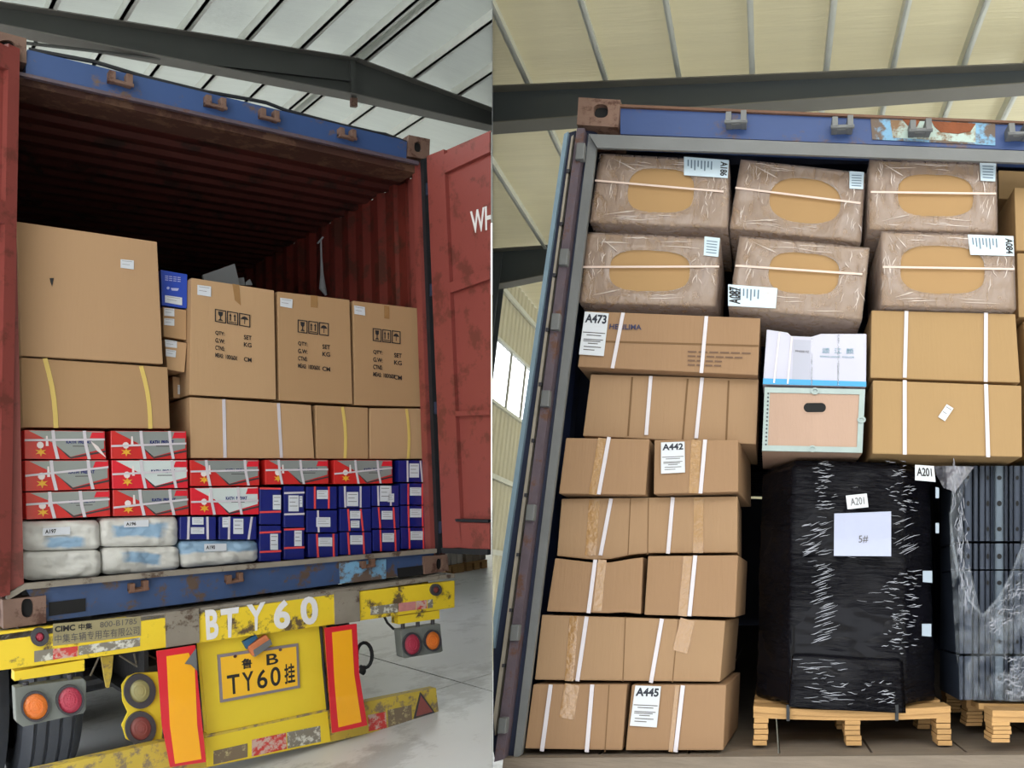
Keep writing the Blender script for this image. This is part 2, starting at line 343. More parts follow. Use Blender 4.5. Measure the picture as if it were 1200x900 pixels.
# left bay roof: two slopes meeting at a ridge over the rafter
YR = 6.0
def roofpt(bay, px, yr): return bay.px(px, yr)
A0, A1, A2 = L.px((0, 7), YR), L.px((415, 71), YR), L.px((577, 131), YR)
dirl = (A1-A0); dirr = (A2-A1)
far_l = A0-dirl*.9; far_r = A2+dirr*1.5
Y0, Y1 = -9.0, 27.0
def withy(p, y): return Vector((p.x, y, p.z))
def roof_sheet(bay, name, a, b, m, side, up):
    v, f = [], []; n = int((b-a).length/.3)+1
    t = structure(bay, name, prism([withy(a, Y0)+up*.16, withy(b, Y0)+up*.16, withy(b, Y0)+up*.2, withy(a, Y0)+up*.2], (0, Y1-Y0, 0)), m, side)
    return t
UP = Vector((0, 0, 1))
rl1 = roof_sheet(L, 'ceiling', far_l, A1, FOIL_L, True, UP)
rl2 = roof_sheet(L, 'ceiling', A1, far_r, FOIL_L, True, UP)
def purlin(th, p, m=PURLIN, side=True, w=.035, h=.16):
    ob = th.part('purlin', join(box((p.x-w/2, Y0, p.z), (p.x+w/2, Y1, p.z+h)), box((p.x-w/2, Y0, p.z), (p.x+w*1.6, Y1, p.z+.012))), m)
    bpy.context.view_layer.update(); clip(ob, side)
    if len(ob.data.polygons) == 0: bpy.data.objects.remove(ob)
def xonrafter(px, a, b, bay, yr):   # the point of rafter line a-b seen at column px
    t = 0.5; lo, hi = -3, 4
    d = b-a
    for _ in range(50):
        t = (lo+hi)/2; p = a+d*t; q = bay.r.transposed() @ (p)+bay.o; x = PPX+F*q.x/q.z
        if x < px: lo = t
        else: hi = t
    return a+d*t
for px in (-95, -20, 57, 139, 214, 285, 349, 408): purlin(rl1, xonrafter(px, A0, A1, L, YR))
for px in (424, 480, 532): purlin(rl2, xonrafter(px, A1, A2, L, YR))
# foil seams of the roof lining: fine laps across the purlins
def ibeam(bay, name, tops, bots, yr, m, side, fl=.13, tf=.016):
    th = structure(bay, name, join(*[prism([tops[i], tops[i+1], bots[i+1], bots[i]], (0, .012, 0)) for i in range(len(tops)-1)]), m, side)
    for lst, nm in ((tops, 'flange'), (bots, 'flange')):
        for i in range(len(lst)-1):
            a, b = lst[i], lst[i+1]
            ob = th.part(nm, prism([a+Vector((0, -fl, -tf/2)), b+Vector((0, -fl, -tf/2)), b+Vector((0, -fl, tf/2)), a+Vector((0, -fl, tf/2))], (0, 2*fl, 0)), mat('flange_grey', (112, 110, 104), .6))  # flanges a lighter grey than the beam web
            bpy.context.view_layer.update(); clip(ob, side)
    return th
tl = [L.px(p, YR) for p in ((-120, -12), (0, 7), (415, 71), (600, 139))]
bl = [L.px(p, YR) for p in ((-120, 14), (0, 34), (415, 114), (600, 156))]
tl = [p-UP*.01 for p in tl]
rb = ibeam(L, 'roof_beam', tl, bl, YR, BEAM, True)
rb.part('splice_plate', prism(Q(L, YR-.06, (411, 70), (417, 71), (418, 116), (412, 115)), (0, .05, 0)), BEAM)
rb.part('tie_clip', prism(Q(L, YR-.08, (412, 114), (419, 115), (419, 125), (412, 124)), (0, .06, 0)), RUSTM, label='small rusty clip')
ob = rb.part('web_stiffener', prism([L.px((0, 47), YR-.004), L.px((415, 95), YR-.004), L.px((415, 97), YR-.004), L.px((0, 49), YR-.004)], (0, -.05, 0)), BEAM)

# right bay roof
YRR = 6.0
B0, B1 = R.px((577, 107), YRR), R.px((1200, 81), YRR)
db = B1-B0
XW0 = R.px((583, 340), R.on((600, 293), B0, db.cross(Vector((0, 1, 0))).normalized()).y).x-.35
rr = roof_sheet(R, 'ceiling', B0+db*((XW0-.3-B0.x)/db.x), B1+db*.5, FOIL_R, False, UP)
for px in (521, 620, 710, 795, 880, 966, 1043, 1125, 1203): purlin(rr, xonrafter(px, B0, B1, R, YRR), side=False)
tr = [R.px(p, YRR)-UP*.01 for p in ((540, 108.5), (1300, 77))]
brr = [R.px(p, YRR) for p in ((540, 153), (1300, 97))]
ibeam(R, 'roof_beam', tr, brr, YRR, BEAM_R, False)
# second rafter farther back, where its top meets the same roof plane
nr = db.cross(Vector((0, 1, 0))).normalized()
Y2 = R.on((600, 293), B0, nr).y
t2 = [R.px(p, Y2)-UP*.01 for p in ((560, 296), (600, 293), (760, 283))]
b2 = [R.px(p, Y2) for p in ((560, 340), (600, 333), (760, 300))]
ibeam(R, 'roof_beam', t2, b2, Y2, BEAM_R, False)
XW = R.px((583, 340), Y2).x-.35
pl = Vector((XW, 0, 0)); nx = Vector((1, 0, 0))
ztop = R.on((600, 414), pl, nx).z; zbot = R.on((592, 479), pl, nx).z
zroof = B0.z+(XW-B0.x)*db.z/db.x+.15
col = structure(R, 'wall_column', join(box((XW+.02, Y2-.14, FR), (XW+.42, Y2-.12, R.px((590, 300), Y2).z)), box((XW+.02, Y2+.12, FR), (XW+.42, Y2+.14, R.px((590, 300), Y2).z)), box((XW+.2, Y2-.12, FR), (XW+.22, Y2+.12, R.px((590, 300), Y2).z))), BEAM_R, False)
def corr(a, b, z0, z1, x, per=.25, dep=.03):
    v, f = [], []; y = a; k = 0
    prof = []
    while y < b:
        for dy, dx in ((0, 0), (.35, 0), (.5, 1), (.85, 1)): prof.append((y+dy*per, x+dx*dep))
        y += per
    for (yy, xx) in prof: v += [(xx, yy, z0), (xx, yy, z1)]
    for i in range(len(prof)-1): f.append((2*i, 2*i+2, 2*i+3, 2*i+1))
    return v, f
wl = structure(R, 'wall_left', corr(-2, 28, FR, zbot, XW-.05), SIDING, False)
o1 = wl.part('siding_panel', corr(-2, 28, ztop, zroof, XW-.05), SIDING); bpy.context.view_layer.update(); clip(o1, False)
for z in (zbot-1.5, zbot-3.0, ztop+1.1):
    o1 = wl.part('wall_girt', box((XW-.01, -1, z-.05), (XW+.05, 28, z+.05)), PURLIN); bpy.context.view_layer.update(); clip(o1, False)
win = structure(R, 'window_1', join(box((XW-.04, -2, zbot-.06), (XW+.04, 28, zbot)), box((XW-.04, -2, ztop), (XW+.04, 28, ztop+.06))), PURLIN, False)
for i in range(24):
    y = 4+i*1.0
    o1 = win.part('mullion', box((XW-.02, y-.025, zbot), (XW+.02, y+.025, ztop)), PURLIN); bpy.context.view_layer.update(); clip(o1, False)
    if len(o1.data.polygons) == 0: bpy.data.objects.remove(o1); continue
    o1 = win.part('pane', box((XW-.003, y+.025, zbot), (XW+.003, y+.975, ztop)), GLASS); bpy.context.view_layer.update(); clip(o1, False)
# end walls far behind, closing the hall
structure(L, 'wall_back', box((-14, 29, FL), (27, 29.1, 9.5)), SIDING, True)
structure(R, 'wall_back', box((XW, 28, FR), (12, 28.1, 11)), SIDING, False)

# unseen walls added to limit incoming light: doorway behind the viewer, one at right
FRW = Bay([Vector((1, 0, 0)), Vector((0, 0, 1)), Vector((0, -1, 0))], Vector((0, 0, 0)))
structure(FRW, 'wall_front_unseen', join(box((-16, -9.1, -3), (-5, -9, 9)), box((4.5, -9.1, -3), (16, -9, 9)), box((-5, -9.1, 3.6), (4.5, -9, 9))), SIDING)
structure(FRW, 'wall_right_unseen', box((14, -9, -4), (14.1, 30, 9)), SIDING)

# ================================================================== CONTAINERS
def casting(th, bay, q, dep, hole_c, hrx, hry, m=RUSTM):
    """corner casting: a thick block whose front face has an oval hole"""
    y0 = q[0].y
    n = 24; c = [bay.px((hole_c[0]+hrx*math.copysign(abs(math.cos(t))**.75, math.cos(t)), hole_c[1]+hry*math.copysign(abs(math.sin(t))**.75, math.sin(t))), y0) for t in [2*math.pi*k/n for k in range(n)]]
    outer = []
    cc = sum(c, Vector())/n
    for p in c:                                    # project the hole's vertices out to the block's edge
        d = p-cc; best = None
        for i in range(4):
            a, b = q[i], q[(i+1) % 4]; e = b-a; den = d.x*e.z-d.z*e.x
            if abs(den) < 1e-9: continue
            t = ((a.x-cc.x)*e.z-(a.z-cc.z)*e.x)/den; s = ((a.x-cc.x)*d.z-(a.z-cc.z)*d.x)/den
            if t > 0 and -.001 <= s <= 1.001 and (best is None or t < best): best = t
        outer.append(cc+d*best)
    # snap the nearest outer vertex to each corner
    for k in q:
        i = min(range(n), key=lambda j: (outer[j]-k).length); outer[i] = k.copy()
    g = ring(outer, c, (0, .03, 0))
    body = prism([p+Vector((0, .031, 0)) for p in q], (0, dep, 0))
    ob = th.part('corner_casting', join(g, body), m)
    th.part('casting_hole', prism([p+Vector((0, .024, 0)) for p in c], (0, .005, 0)), HOLE, parent=ob)
    return ob
def corrugated_wall(x, y0, y1, z0, z1, per=.278, dep=.036, sgn=1):
    v, f = [], []; prof = []; y = y0
    while y < y1:
        for dy, dx in ((0, 0), (.26, 0), (.5, 1), (.76, 1)): prof.append((y+dy*per, x+sgn*dx*dep))
        y += per
    for yy, xx in prof: v += [(xx, yy, z0), (xx, yy, z1)]
    for i in range(len(prof)-1): f.append((2*i, 2*i+2, 2*i+3, 2*i+1))
    return v, f
def corrugated_roof(x0, x1, zl, zr, y0, y1, per=.21, dep=.03):
    v, f = [], []; prof = []; y = y0
    while y < y1:
        for dy, dz in ((0, 0), (.3, 0), (.42, 1), (.85, 1)): prof.append((y+dy*per, dz*dep))
        y += per
    for yy, dz in prof: v += [(x0, yy, zl+dz), (x1, yy, zr+dz)]
    for i in range(len(prof)-1): f.append((2*i, 2*i+2, 2*i+3, 2*i+1))
    return v, f
# ---------------------------------- left container
oL = L.px((240, 735), 0)
CL = Thing(L, 'shipping_container', 'dark red shipping container with a blue header, half full, on the yellow trailer', 'container', origin=(1.2, 0, 0))
hq = Q(L, .0, (32, 58), (477, 165), (476, 187), (30, 86))
CL.part('header', prism(hq, (0, .12, 0)), BLUE)
CL.part('header_seal', tube([L.px(p, .01)+Vector((0, 0, .004)) for p in ((34, 59), (110, 73), (170, 91), (240, 108), (292, 117), (312, 121), (335, 130), (400, 147), (440, 156), (452, 158), (476, 167))], .012, 6), RUBBER)
CL.part('header_lip', prism(Q(L, -.01, (14, 82), (491, 189), (491, 193), (14, 86)), (0, .03, 0)), PURPST)
CL.part('inner_header', prism(Q(L, .06, (15, 86), (489, 192), (488, 203), (15, 97)), (0, .25, 0)), mat('inner_header_rust', (74, 44, 34), .7, var=.3, scale=6, rust=.08, rustcol=(104, 74, 56), rscale=7))
zc = (L.px((15, 97), .1).z+L.px((488, 203), .1).z)/2
xl = L.px((19, 300), .1).x; xr = L.px((506, 620), .12).x
casting(CL, L, Q(L, -.01, (-14, 33), (31, 45), (31, 74), (-14, 63)), .12, (7, 57), 11, 10)
casting(CL, L, Q(L, -.01, (479, 158), (504, 163), (503, 187), (478, 183)), .14, (490, 172), 4.5, 6)
casting(CL, L, Q(L, -.03, (3, 703), (54, 698), (54, 730), (4, 737)), .14, (32, 712.5), 7, 11)
casting(CL, L, Q(L, -.03, (497, 652), (524, 650), (526, 669), (498, 673)), .14, (515, 661), 3.6, 6.5)
# posts
CL.part('corner_post', prism(Q(L, .0, (-14, 66), (15, 74), (28, 690), (2, 700)), (0, .12, 0)), RED)
CL.part('corner_post', prism(Q(L, .02, (489, 192), (499, 188), (516, 652), (505, 648)), (0, .08, 0)), RED)
CL.part('door_seal', prism(Q(L, -.03, (496, 186), (503, 184), (521, 645), (514, 650)), (0, .045, 0)), RUBBER, label='black rubber door seal')
for y in (222, 340, 478, 618): CL.part('hinge', tube([L.px((500+(y-190)*.038, y-7), -.05), L.px((500+(y-190)*.038, y+7), -.05)], .014, 8), NAVYST)
# shell
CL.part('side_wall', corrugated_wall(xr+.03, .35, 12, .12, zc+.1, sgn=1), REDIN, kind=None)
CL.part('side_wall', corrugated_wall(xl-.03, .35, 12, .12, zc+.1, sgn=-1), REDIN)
CL.part('inner_post', box((xr+.006, .14, .15), (xr+.05, .34, zc+.05)), RED)
CL.part('inner_post', box((xr+.01, .4, .15), (xr+.035, .52, zc+.05)), REDIN)
CL.part('roof_panel', corrugated_roof(xl-.08, xr+.08, L.px((15, 97), .1).z+.06, L.px((488, 203), .1).z+.06, .3, 12), mat('container_red_shaded', (84, 36, 30), .6, var=.25, scale=3, rust=.05, rustcol=(50, 26, 20)))  # ceiling red darkened, putting the interior shade into the colour
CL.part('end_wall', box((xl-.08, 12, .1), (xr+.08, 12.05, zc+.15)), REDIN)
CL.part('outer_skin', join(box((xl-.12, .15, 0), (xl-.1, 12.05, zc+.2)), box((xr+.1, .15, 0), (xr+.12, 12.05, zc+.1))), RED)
flz = lambda p: L.px(p, .05)
fq = [L.px((27, 684), .03)-UP*.018, L.px((509, 645.5), .03)-UP*.018]
CL.part('floor_panel', prism([fq[0], fq[1], fq[1]-UP*.04, fq[0]-UP*.04], (0, 11.9, 0)), DARK)
CL.part('sill', prism(Q(L, -.0, (29, 689), (509, 648), (497, 671.5), (55, 728)), (0, .14, 0)), SILL)
CL.part('sill_lip', prism(Q(L, -.03, (8, 696), (30, 684), (200, 669), (512, 643), (512, 648), (200, 675), (30, 691), (8, 704)), (0, .05, 0)), GREYWORN)
CL.part('sill_patch', plate(Q(L, 0, (397, 659), (452, 655), (452, 678), (398, 684)), .003, .003), SKYPAINT, label='lighter blue repaint on the sill')
for q in (((57, 706), (100, 701), (100, 716), (57, 722)), ((465, 666), (497, 662), (497, 673), (466, 677))):
    CL.part('fork_pocket', plate(Q(L, 0, *q), .003, .004), HOLE)
def fitting(th, bay, c, s, y, m):
    P = bay.px(c, y); x = s
    th.part('cam_keeper', join(box((P.x-x, P.y-.03, P.z-x*.25), (P.x+x, P.y, P.z+x*.1)), box((P.x-x, P.y-.06, P.z-x*.3), (P.x-x*.45, P.y, P.z+x*.75)), box((P.x+x*.45, P.y-.06, P.z-x*.3), (P.x+x, P.y, P.z+x*.9)), tube([(P.x-x*1.1, P.y-.05, P.z-x*.25), (P.x+x*1.1, P.y-.05, P.z-x*.2)], x*.22, 6)), m, bevel=.002)
for c in ((139, 98), (250, 125), (313, 139.5), (404, 161)): fitting(CL, L, c, .055, 0, RUSTM)
for c in ((160, 689), (272, 679), (428, 662)): fitting(CL, L, c, .042, 0, RUSTY)
# right door leaf
hp = L.px((500, 300), -.05); dd = -(L.r @ ray((-440, 606))); dd.z = 0; dd.normalize()
dn = Vector((0, 0, 1)).cross(dd); 
if dn.dot(L.cam-hp) < 0: dn = -dn
D = lambda *p: [L.on(x, hp, dn) for x in p]
leaf = CL.part('door', prism([p-dn*.03 for p in D((500, 183), (574, 150), (574, 647), (519, 646))], -dn*.03), RED)
def bar(px, th=.03): return CL.part('door_frame_bar', prism([p-dn*.029 for p in D(*px)], dn*th), RED, parent=leaf)
bar(((500, 183), (520, 175), (541, 641), (519, 644)))
bar(((520, 181), (574, 155), (574, 178), (520.5, 203)))
bar(((527, 331), (574, 313), (574, 327), (528, 343)))
bar(((532, 482), (574, 480), (574, 486), (533, 488)))
bar(((538, 612), (574, 613), (574, 645), (541, 642)))
CL.part('door_ridge', prism([p-dn*.03 for p in D((535, 608), (574, 609), (574, 612), (536, 611))], dn*.045), RUBBER, parent=leaf)
CL.part('door_gasket', prism([p-dn*.03 for p in D((519, 642), (574, 643.5), (574, 650), (521, 648))], dn*.05), RUBBER, parent=leaf)
CL.part('lettering', text_on(D((547, 247), (574, 238), (574, 267), (549, 273)), 'WH', off=-.029, th=.001, bold=.02, n=dn), PAINTW, parent=leaf, label='white lettering WH')
bpy.context.view_layer.update()
for o_ in [leaf]+list(leaf.children): clip(o_, True, .01)
# left door leaf, swung open towards the viewer's left
hp2 = L.px((17, 400), -.05); d2 = Vector((-.86, -.5, 0)).normalized(); n2 = Vector((0, 0, 1)).cross(d2)
if n2.dot(L.cam-hp2) < 0: n2 = -n2
top2 = L.on((12, 52), hp2, n2).z; bot2 = L.on((29, 694), hp2, n2).z
D2 = lambda a, z: hp2+d2*a+Vector((0, 0, z-hp2.z))
x18 = 0.0
leaf2 = CL.part('door', prism([D2(.0, bot2)-n2*.03, D2(1.1, bot2)-n2*.03, D2(1.1, top2)-n2*.03, D2(0, top2)-n2*.03], -n2*.03), RED)
def bar2(a0, a1, z0, z1): CL.part('door_frame_bar', prism([D2(a0, z0)-n2*.029, D2(a1, z0)-n2*.029, D2(a1, z1)-n2*.029, D2(a0, z1)-n2*.029], n2*.03), RED, parent=leaf2)
bar2(.0, .055, bot2, top2); bar2(1.0, 1.1, bot2, top2)
hh = top2-bot2
for z in (0, .33, .66, .95): bar2(.055, 1.0, bot2+hh*z, bot2+hh*z+.12)
# webbing strap hanging on the inside wall
Pt = lambda p: L.on(p, (xr-.02, 0, 0), Vector((1, 0, 0)))
tp, bt = L.px((376, 281), 1.9), L.px((378, 338), 1.9)
ST = Thing(L, 'lashing_strap', 'white webbing strap hanging on the inside wall above the tall cartons', 'strap', geo=join(tube([tp, tp.lerp(bt, .4), tp.lerp(bt, .7), bt, bt+Vector((.03, 0, -.06))], [.008, .008, .014, .03, .01], 7), tube([tp+Vector((-.03, 0, -.04)), tp, tp+Vector((.02, 0, .03))], .008, 6)), material=mat('webbing', (170, 172, 176), .7))

# ---------------------------------- cartons of the left container
GAP = .003
def carton(bay, quad, label, y=.15, depth=.5, m=None, name='carton', cat='carton', group=None, straps=(), sw=.014, sm=None, bevel=.004, skew=(0, 0), bow=0, poly=None):
    q = shrink(Q(bay, y, *quad), GAP)
    th = Thing(bay, name, label, cat, group, geo=prism(Q(bay, y, *poly) if poly else q, (skew[0], depth, skew[1])), material=m or KRAFT[0], bevel=bevel)
    th.q = q; th.y = y
    for s in straps: th.part('strap', ribbon(bay, s, sw, y, .003, bow=bow), sm or STRAP)
    return th
def tag(th, px, m=WHITE, name='label_sheet', lines=0, text=None, tb=.03, parent=None, half=False):
    q = Q(th.bay, th.y, *px)
    ob = th.part(name, plate(q, .005, .001), m, parent=parent)
    if text: th.part('lettering', text_on(sub(q, .08, .2 if half else .08, .48 if half else .92, .3 if lines else (.75 if half else .9)), text, off=.0065, bold=tb), INK, parent=ob)
    if lines:
        z0 = .42 if text else .15
        g = [plate(sub(q, .12, z0+i*(.9-z0)/lines, .88-.2*(i % 2), z0+i*(.9-z0)/lines+.035), .0062, .0004) for i in range(lines)]
        th.part('printed_lines', join(*g), GINK, parent=ob, kind='stuff')
    return ob
big = carton(L, ((19, 259), (184.5, 283), (191.5, 427), (24, 417)), 'largest plain brown carton, square-faced, top left of the left container', .12, .8, KRAFT[0])
tag(big, ((141, 304), (156.5, 305.5), (156.5, 316), (141, 314)), lines=2)
big.part('puncture', plate(Q(L, .12, (58, 326), (63, 326), (62, 331), (61, 336), (59, 331)), .003, .001), INK, label='small torn hole')
wl1 = carton(L, ((24, 418.5), (197, 430), (200, 502.5), (26, 501)), 'wide brown carton with two yellow straps under the largest carton', .14, .8, KRAFT[1],
             straps=(((52.5, 420), (65.5, 501.5)), ((165, 429), (176, 502.5))), sm=YSTRAP, sw=.02, bow=3)
bc = carton(L, ((188, 315.5), (220, 321), (219.5, 362), (189.5, 358)), 'royal blue printed carton standing between the big carton and the tall cartons', .22, .3, CARDBLUE)
for k in range(4): bc.part('printed_character', join(*[plate(Q(L, .22, (193.3+k*4.8, a+k*.55), (197+k*4.8, a+.4+k*.55), (197+k*4.8, a+1.3+k*.55), (193.3+k*4.8, a+.9+k*.55)), .003, .0008) for a in (323, 325.3, 327.6)]), mat('pale_violet_print', (176, 182, 226), .5), label='blurred pale character')
bc.part('printed_emblem', join(plate(ell(L, (196.8, 337.6), 1.7, 1.7, .22, 12), .003, .0008), plate(Q(L, .22, (200, 337.5), (209.5, 338), (208, 341), (201, 340.5)), .003, .0008)), mat('pale_violet_print', (176, 182, 226), .5), label='pale emblem')
tag(bc, ((193, 346), (213, 349), (213, 358), (193, 354.5)), lines=2)
s1 = carton(L, ((190.5, 359), (219, 363), (219, 399), (191.5, 395)), 'small brown carton with two white stickers directly under the royal blue carton', .22, .3, KRAFT[1])
tag(s1, ((192, 361), (204, 362), (204, 371), (192, 370)), lines=2); tag(s1, ((192, 373), (204, 374), (204, 382), (192, 381)), lines=2)
s2 = carton(L, ((192.5, 397), (219.5, 401.6), (216.5, 437), (196, 433.5)), 'lower small brown carton with stickers in the narrow gap beside the big carton', .21, .3, KRAFT[2])
tag(s2, ((193, 398), (207, 400), (207, 408), (193.5, 406.5)), lines=2); tag(s2, ((194, 409), (206, 411), (205.5, 419), (194, 417.5)), lines=2)
gb = carton(L, ((202, 440), (211, 442), (211, 467), (203, 467)), 'shadowed brown carton end low in the gap between the left and middle stacks', .34, .3, KRAFT[0])
tag(gb, ((208, 451), (210.5, 451.5), (210.5, 462), (208, 462)), lines=1)
def tall(quad, lab, icons, first):
    t = carton(L, quad, lab, .15, .55, KRAFT[2] if first else KRAFT[1], group=None)
    q = t.q
    (x0, y0), (x1, y1) = icons       # top-left / top-right of the icon row
    w = (x1-x0)/3; h = 15
    for k in range(3):
        a, b = x0+k*w+.5, x0+(k+1)*w-.5; ya = y0+(y1-y0)*(k/3); yb = y0+(y1-y0)*((k+1)/3)
        P = lambda u, v: L.px((a+(b-a)*u, ya+(yb-ya)*u+h*v), .15)
        o = [P(0, 0), P(1, 0), P(1, 1), P(0, 1)]; i = [P(.09, .07), P(.91, .07), P(.91, .93), P(.09, .93)]
        g = [ring([p+FRONT*.004 for p in o], [p+FRONT*.004 for p in i], FRONT*.001)]
        shapes = {0: [[(.28, .15), (.72, .15), (.68, .42), (.55, .52), (.55, .72), (.75, .85), (.25, .85), (.45, .72), (.45, .52), (.32, .42)]],
                  1: [[(.3, .15), (.42, .35), (.35, .35), (.35, .72), (.25, .72), (.25, .35), (.18, .35)], [(.7, .15), (.82, .35), (.75, .35), (.75, .72), (.65, .72), (.65, .35), (.58, .35)], [(.15, .8), (.85, .8), (.85, .86), (.15, .86)]],
                  2: [[(.15, .45), (.3, .27), (.5, .2), (.7, .27), (.85, .45)], [(.47, .45), (.53, .45), (.53, .8), (.47, .8)]]}[k]
        for s in shapes: g.append(plate([P(*p) for p in s], .004, .001))
        t.part('handling_mark', join(*g), INK, label=['printed glass symbol', 'printed upright arrows', 'printed umbrella symbol'][k])
    for k, (s, s2) in enumerate((('QTY:', 'SET'), ('G.W:', 'KG'), ('CTNS:', None), ('MEAS:  100X60X', 'CM'))):
        yy = y0+h+10.5+k*8.6; ex = 11 if k < 3 else 26
        sl = (y1-y0)/(x1-x0)
        t.part('lettering', text_on(Q(L, .15, (x0+1, yy), (x0+1+ex, yy+ex*sl), (x0+1+ex, yy+ex*sl+5.2), (x0+1, yy+5.2)), s, off=.004, bold=.02), INK)
        if s2: t.part('lettering', text_on(Q(L, .15, (x1-8, yy+30*sl), (x1+1, yy+38*sl), (x1+1, yy+38*sl+5.2), (x1-8, yy+30*sl+5.2)), s2, off=.004, bold=.02), INK)
    return t
t1 = tall(((224, 325), (321.5, 340), (324, 468.5), (221.5, 463)), 'left tall carton with printed handling symbols, the widest of the three', ((251, 362), (293.5, 369)), True)
tag(t1, ((231, 334), (247, 336), (247, 348), (231, 345.5)), lines=2)
t1.part('packing_tape', plate(Q(L, .15, (272, 332.5), (280, 334), (282, 358), (275, 352)), .003, .001), TAPE)
t2c = tall(((325, 341), (410, 351), (413.5, 474), (327, 469.5)), 'middle tall carton with printed handling symbols', ((348, 374.5), (385.5, 379)), False)
tag(t2c, ((328, 349), (342.5, 351), (342, 361.5), (328, 359)), lines=2)
t2c.part('packing_tape', plate(Q(L, .15, (364, 346), (372, 347), (372, 361), (364, 360)), .003, .001), TAPE)
t3c = tall(((413.5, 352), (491, 361), (495.5, 477), (415.5, 475)), 'right tall carton with printed handling symbols, against the red side wall', ((436, 384.5), (469.5, 388.5)), False)
tag(t3c, ((414.5, 358), (427, 360), (427.5, 370), (415, 368)), lines=2)
t3c.part('packing_tape', plate(Q(L, .15, (450, 358), (456, 359), (456, 374), (450, 373)), .003, .001), TAPE)
carton(L, ((221.5, 465), (365, 474.5), (369, 537.5), (223, 537)), 'wide brown carton with two white straps under the left and middle tall cartons', .15, .55, KRAFT[2],
       straps=(((262, 468), (263.5, 536.5)), ((326, 472.5), (329.5, 536.5))), sw=.018)
carton(L, ((369.5, 474.5), (431.5, 477.5), (432, 538), (370.5, 537.8)), 'brown carton with one yellow strap, left of the pair under the right tall carton', .15, .5, KRAFT[1], straps=(((401, 477), (404, 537)),), sm=YSTRAP, sw=.02, bow=2)
carton(L, ((433, 478), (496, 478.5), (497, 538), (433, 538)), 'brown carton with one yellow strap, right of the pair, touching the side wall', .15, .5, KRAFT[2], straps=(((476, 479), (478, 537.5)),), sm=YSTRAP, sw=.02, bow=2)
# loose grey foam sheet on top
Thing(L, 'foam_sheet', 'grey foam scrap sticking up behind the left tall carton', 'foam', geo=join(prism(Q(L, .75, (238, 322), (275, 309), (282, 338), (240, 336)), (0, .03, 0)), prism(Q(L, .8, (278, 326), (286, 325), (287, 334), (278, 334)), (0, .05, 0)), prism(Q(L, .8, (288, 331), (293, 327), (296, 334), (288, 334)), (0, .05, 0))), material=mat('grey_foam', (112, 116, 120), .8))

# silver-and-red gift cartons
def gift(quad, label, bright=False, vs=(.36, .74), y=.12, skewv=0., hs=(.36, .3), side=False, torn=False):
    q = shrink(Q(L, y, *quad), GAP)
    th = Thing(L, 'gift_carton', label, 'gift box', 'red and silver gift cartons', geo=prism(q, (0, .45, 0)), material=GIFTR2 if bright else GIFTR, bevel=.003)
    th.q = q; th.y = y
    g = GIFTG2 if bright else GIFTG
    P = lambda u, v: uvp(q, u, v)
    th.part('edge_stripe', plate([P(.3, .3), P(.55, .93), P(1, .68), P(1, .75), P(.55, .99), P(.52, .93)], .0012, .0006), GIFTD)
    th.part('silver_panel', plate([P(.33, .02), P(.98, .02), P(.98, .62), P(.55, .92), P(.34, .44), P(.05, .02)], .002, .0006), g)
    th.part('red_badge', plate([P(.83, .05), P(.99, .05), P(.99, .26), P(.8, .26)], .0032, .0006), GIFTR2)
    star = [P(.19+.075*(1 if k % 2 else .4)*math.cos(k*math.pi/6), .76+.16*(1 if k % 2 else .4)*math.sin(k*math.pi/6)) for k in range(12)]
    th.part('gold_emblem', plate(star, .0032, .0008), GOLD)
    th.part('white_emblem', join(plate([P(.185+.042*math.cos(t), .52+.12*math.sin(t)) for t in [k*.7 for k in range(9)]], .0038, .0008), plate([P(.255, .2), P(.275, .2), P(.285, .55), P(.25, .55)], .0038, .0008)), CHALK)
    th.part('lettering', text_on([P(.5, .34), P(.82, .34), P(.82, .46), P(.5, .46)], 'KATH  PREVAT', off=.0035, bold=.04), NAVY)
    th.part('printed_lines', plate([P(.58, .53), P(.78, .53), P(.78, .56), P(.58, .56)], .0032, .0004), GINK)
    for u in vs:
        a, b = P(u, 0), P(u+.05, 1); m_ = a.lerp(b, .5)+Vector((-.004, 0, 0))
        w = Vector((.007, 0, 0)); pts = [a, m_, b]
        th.part('strap', join(*[prism([pts[i]-w+FRONT*.005, pts[i]+w+FRONT*.005, pts[i+1]+w+FRONT*.005, pts[i+1]-w+FRONT*.005], FRONT*.0015) for i in range(2)]), STRAP)
    a, b = P(0, hs[0]), P(.99, hs[1]); h = Vector((0, 0, .0055))
    th.part('strap', prism([a+h+FRONT*.007, b+h+FRONT*.007, b-h+FRONT*.007, a-h+FRONT*.007], FRONT*.0015), STRAP)
    if torn: th.part('torn_film', plate([P(.8, .35), P(.9, .55), P(1, .95), P(.88, .7)], .009, .001), CHALK)
    return th
gift(((27.5, 503.5), (123.5, 505), (125, 538.5), (28, 538)), 'torn silver-and-red gift carton at the top left of its rows', vs=(.34, .73), torn=True)
gift(((129, 504.5), (219, 505), (219.5, 538), (129.5, 538)), 'silver-and-red gift carton in the top row, beside the brown carton', vs=(.38, .76), hs=(.55, .45))
gift(((28, 539.5), (128, 538.8), (129, 573), (29, 576)), 'silver-and-red gift carton at the left of the middle row', vs=(.3, .74), hs=(.5, .25))
gift(((130, 539), (220.5, 538.8), (221, 572), (131, 573)), 'red and white gift carton, colours brightened as if lit, in the middle row, second from the left', True, vs=(.37, .78), hs=(.5, .38))
gift(((222, 539), (304, 538.8), (304.5, 569), (222.5, 570)), 'silver-and-red gift carton directly under the white-strapped wide carton', vs=(.22, .78), hs=(.44, .4))
gift(((310, 538.8), (385, 538.8), (385.5, 567), (310.5, 568)), 'silver-and-red gift carton resting on the navy boxes, left one of two', vs=(.2, .54), hs=(.42, .4), side=True)
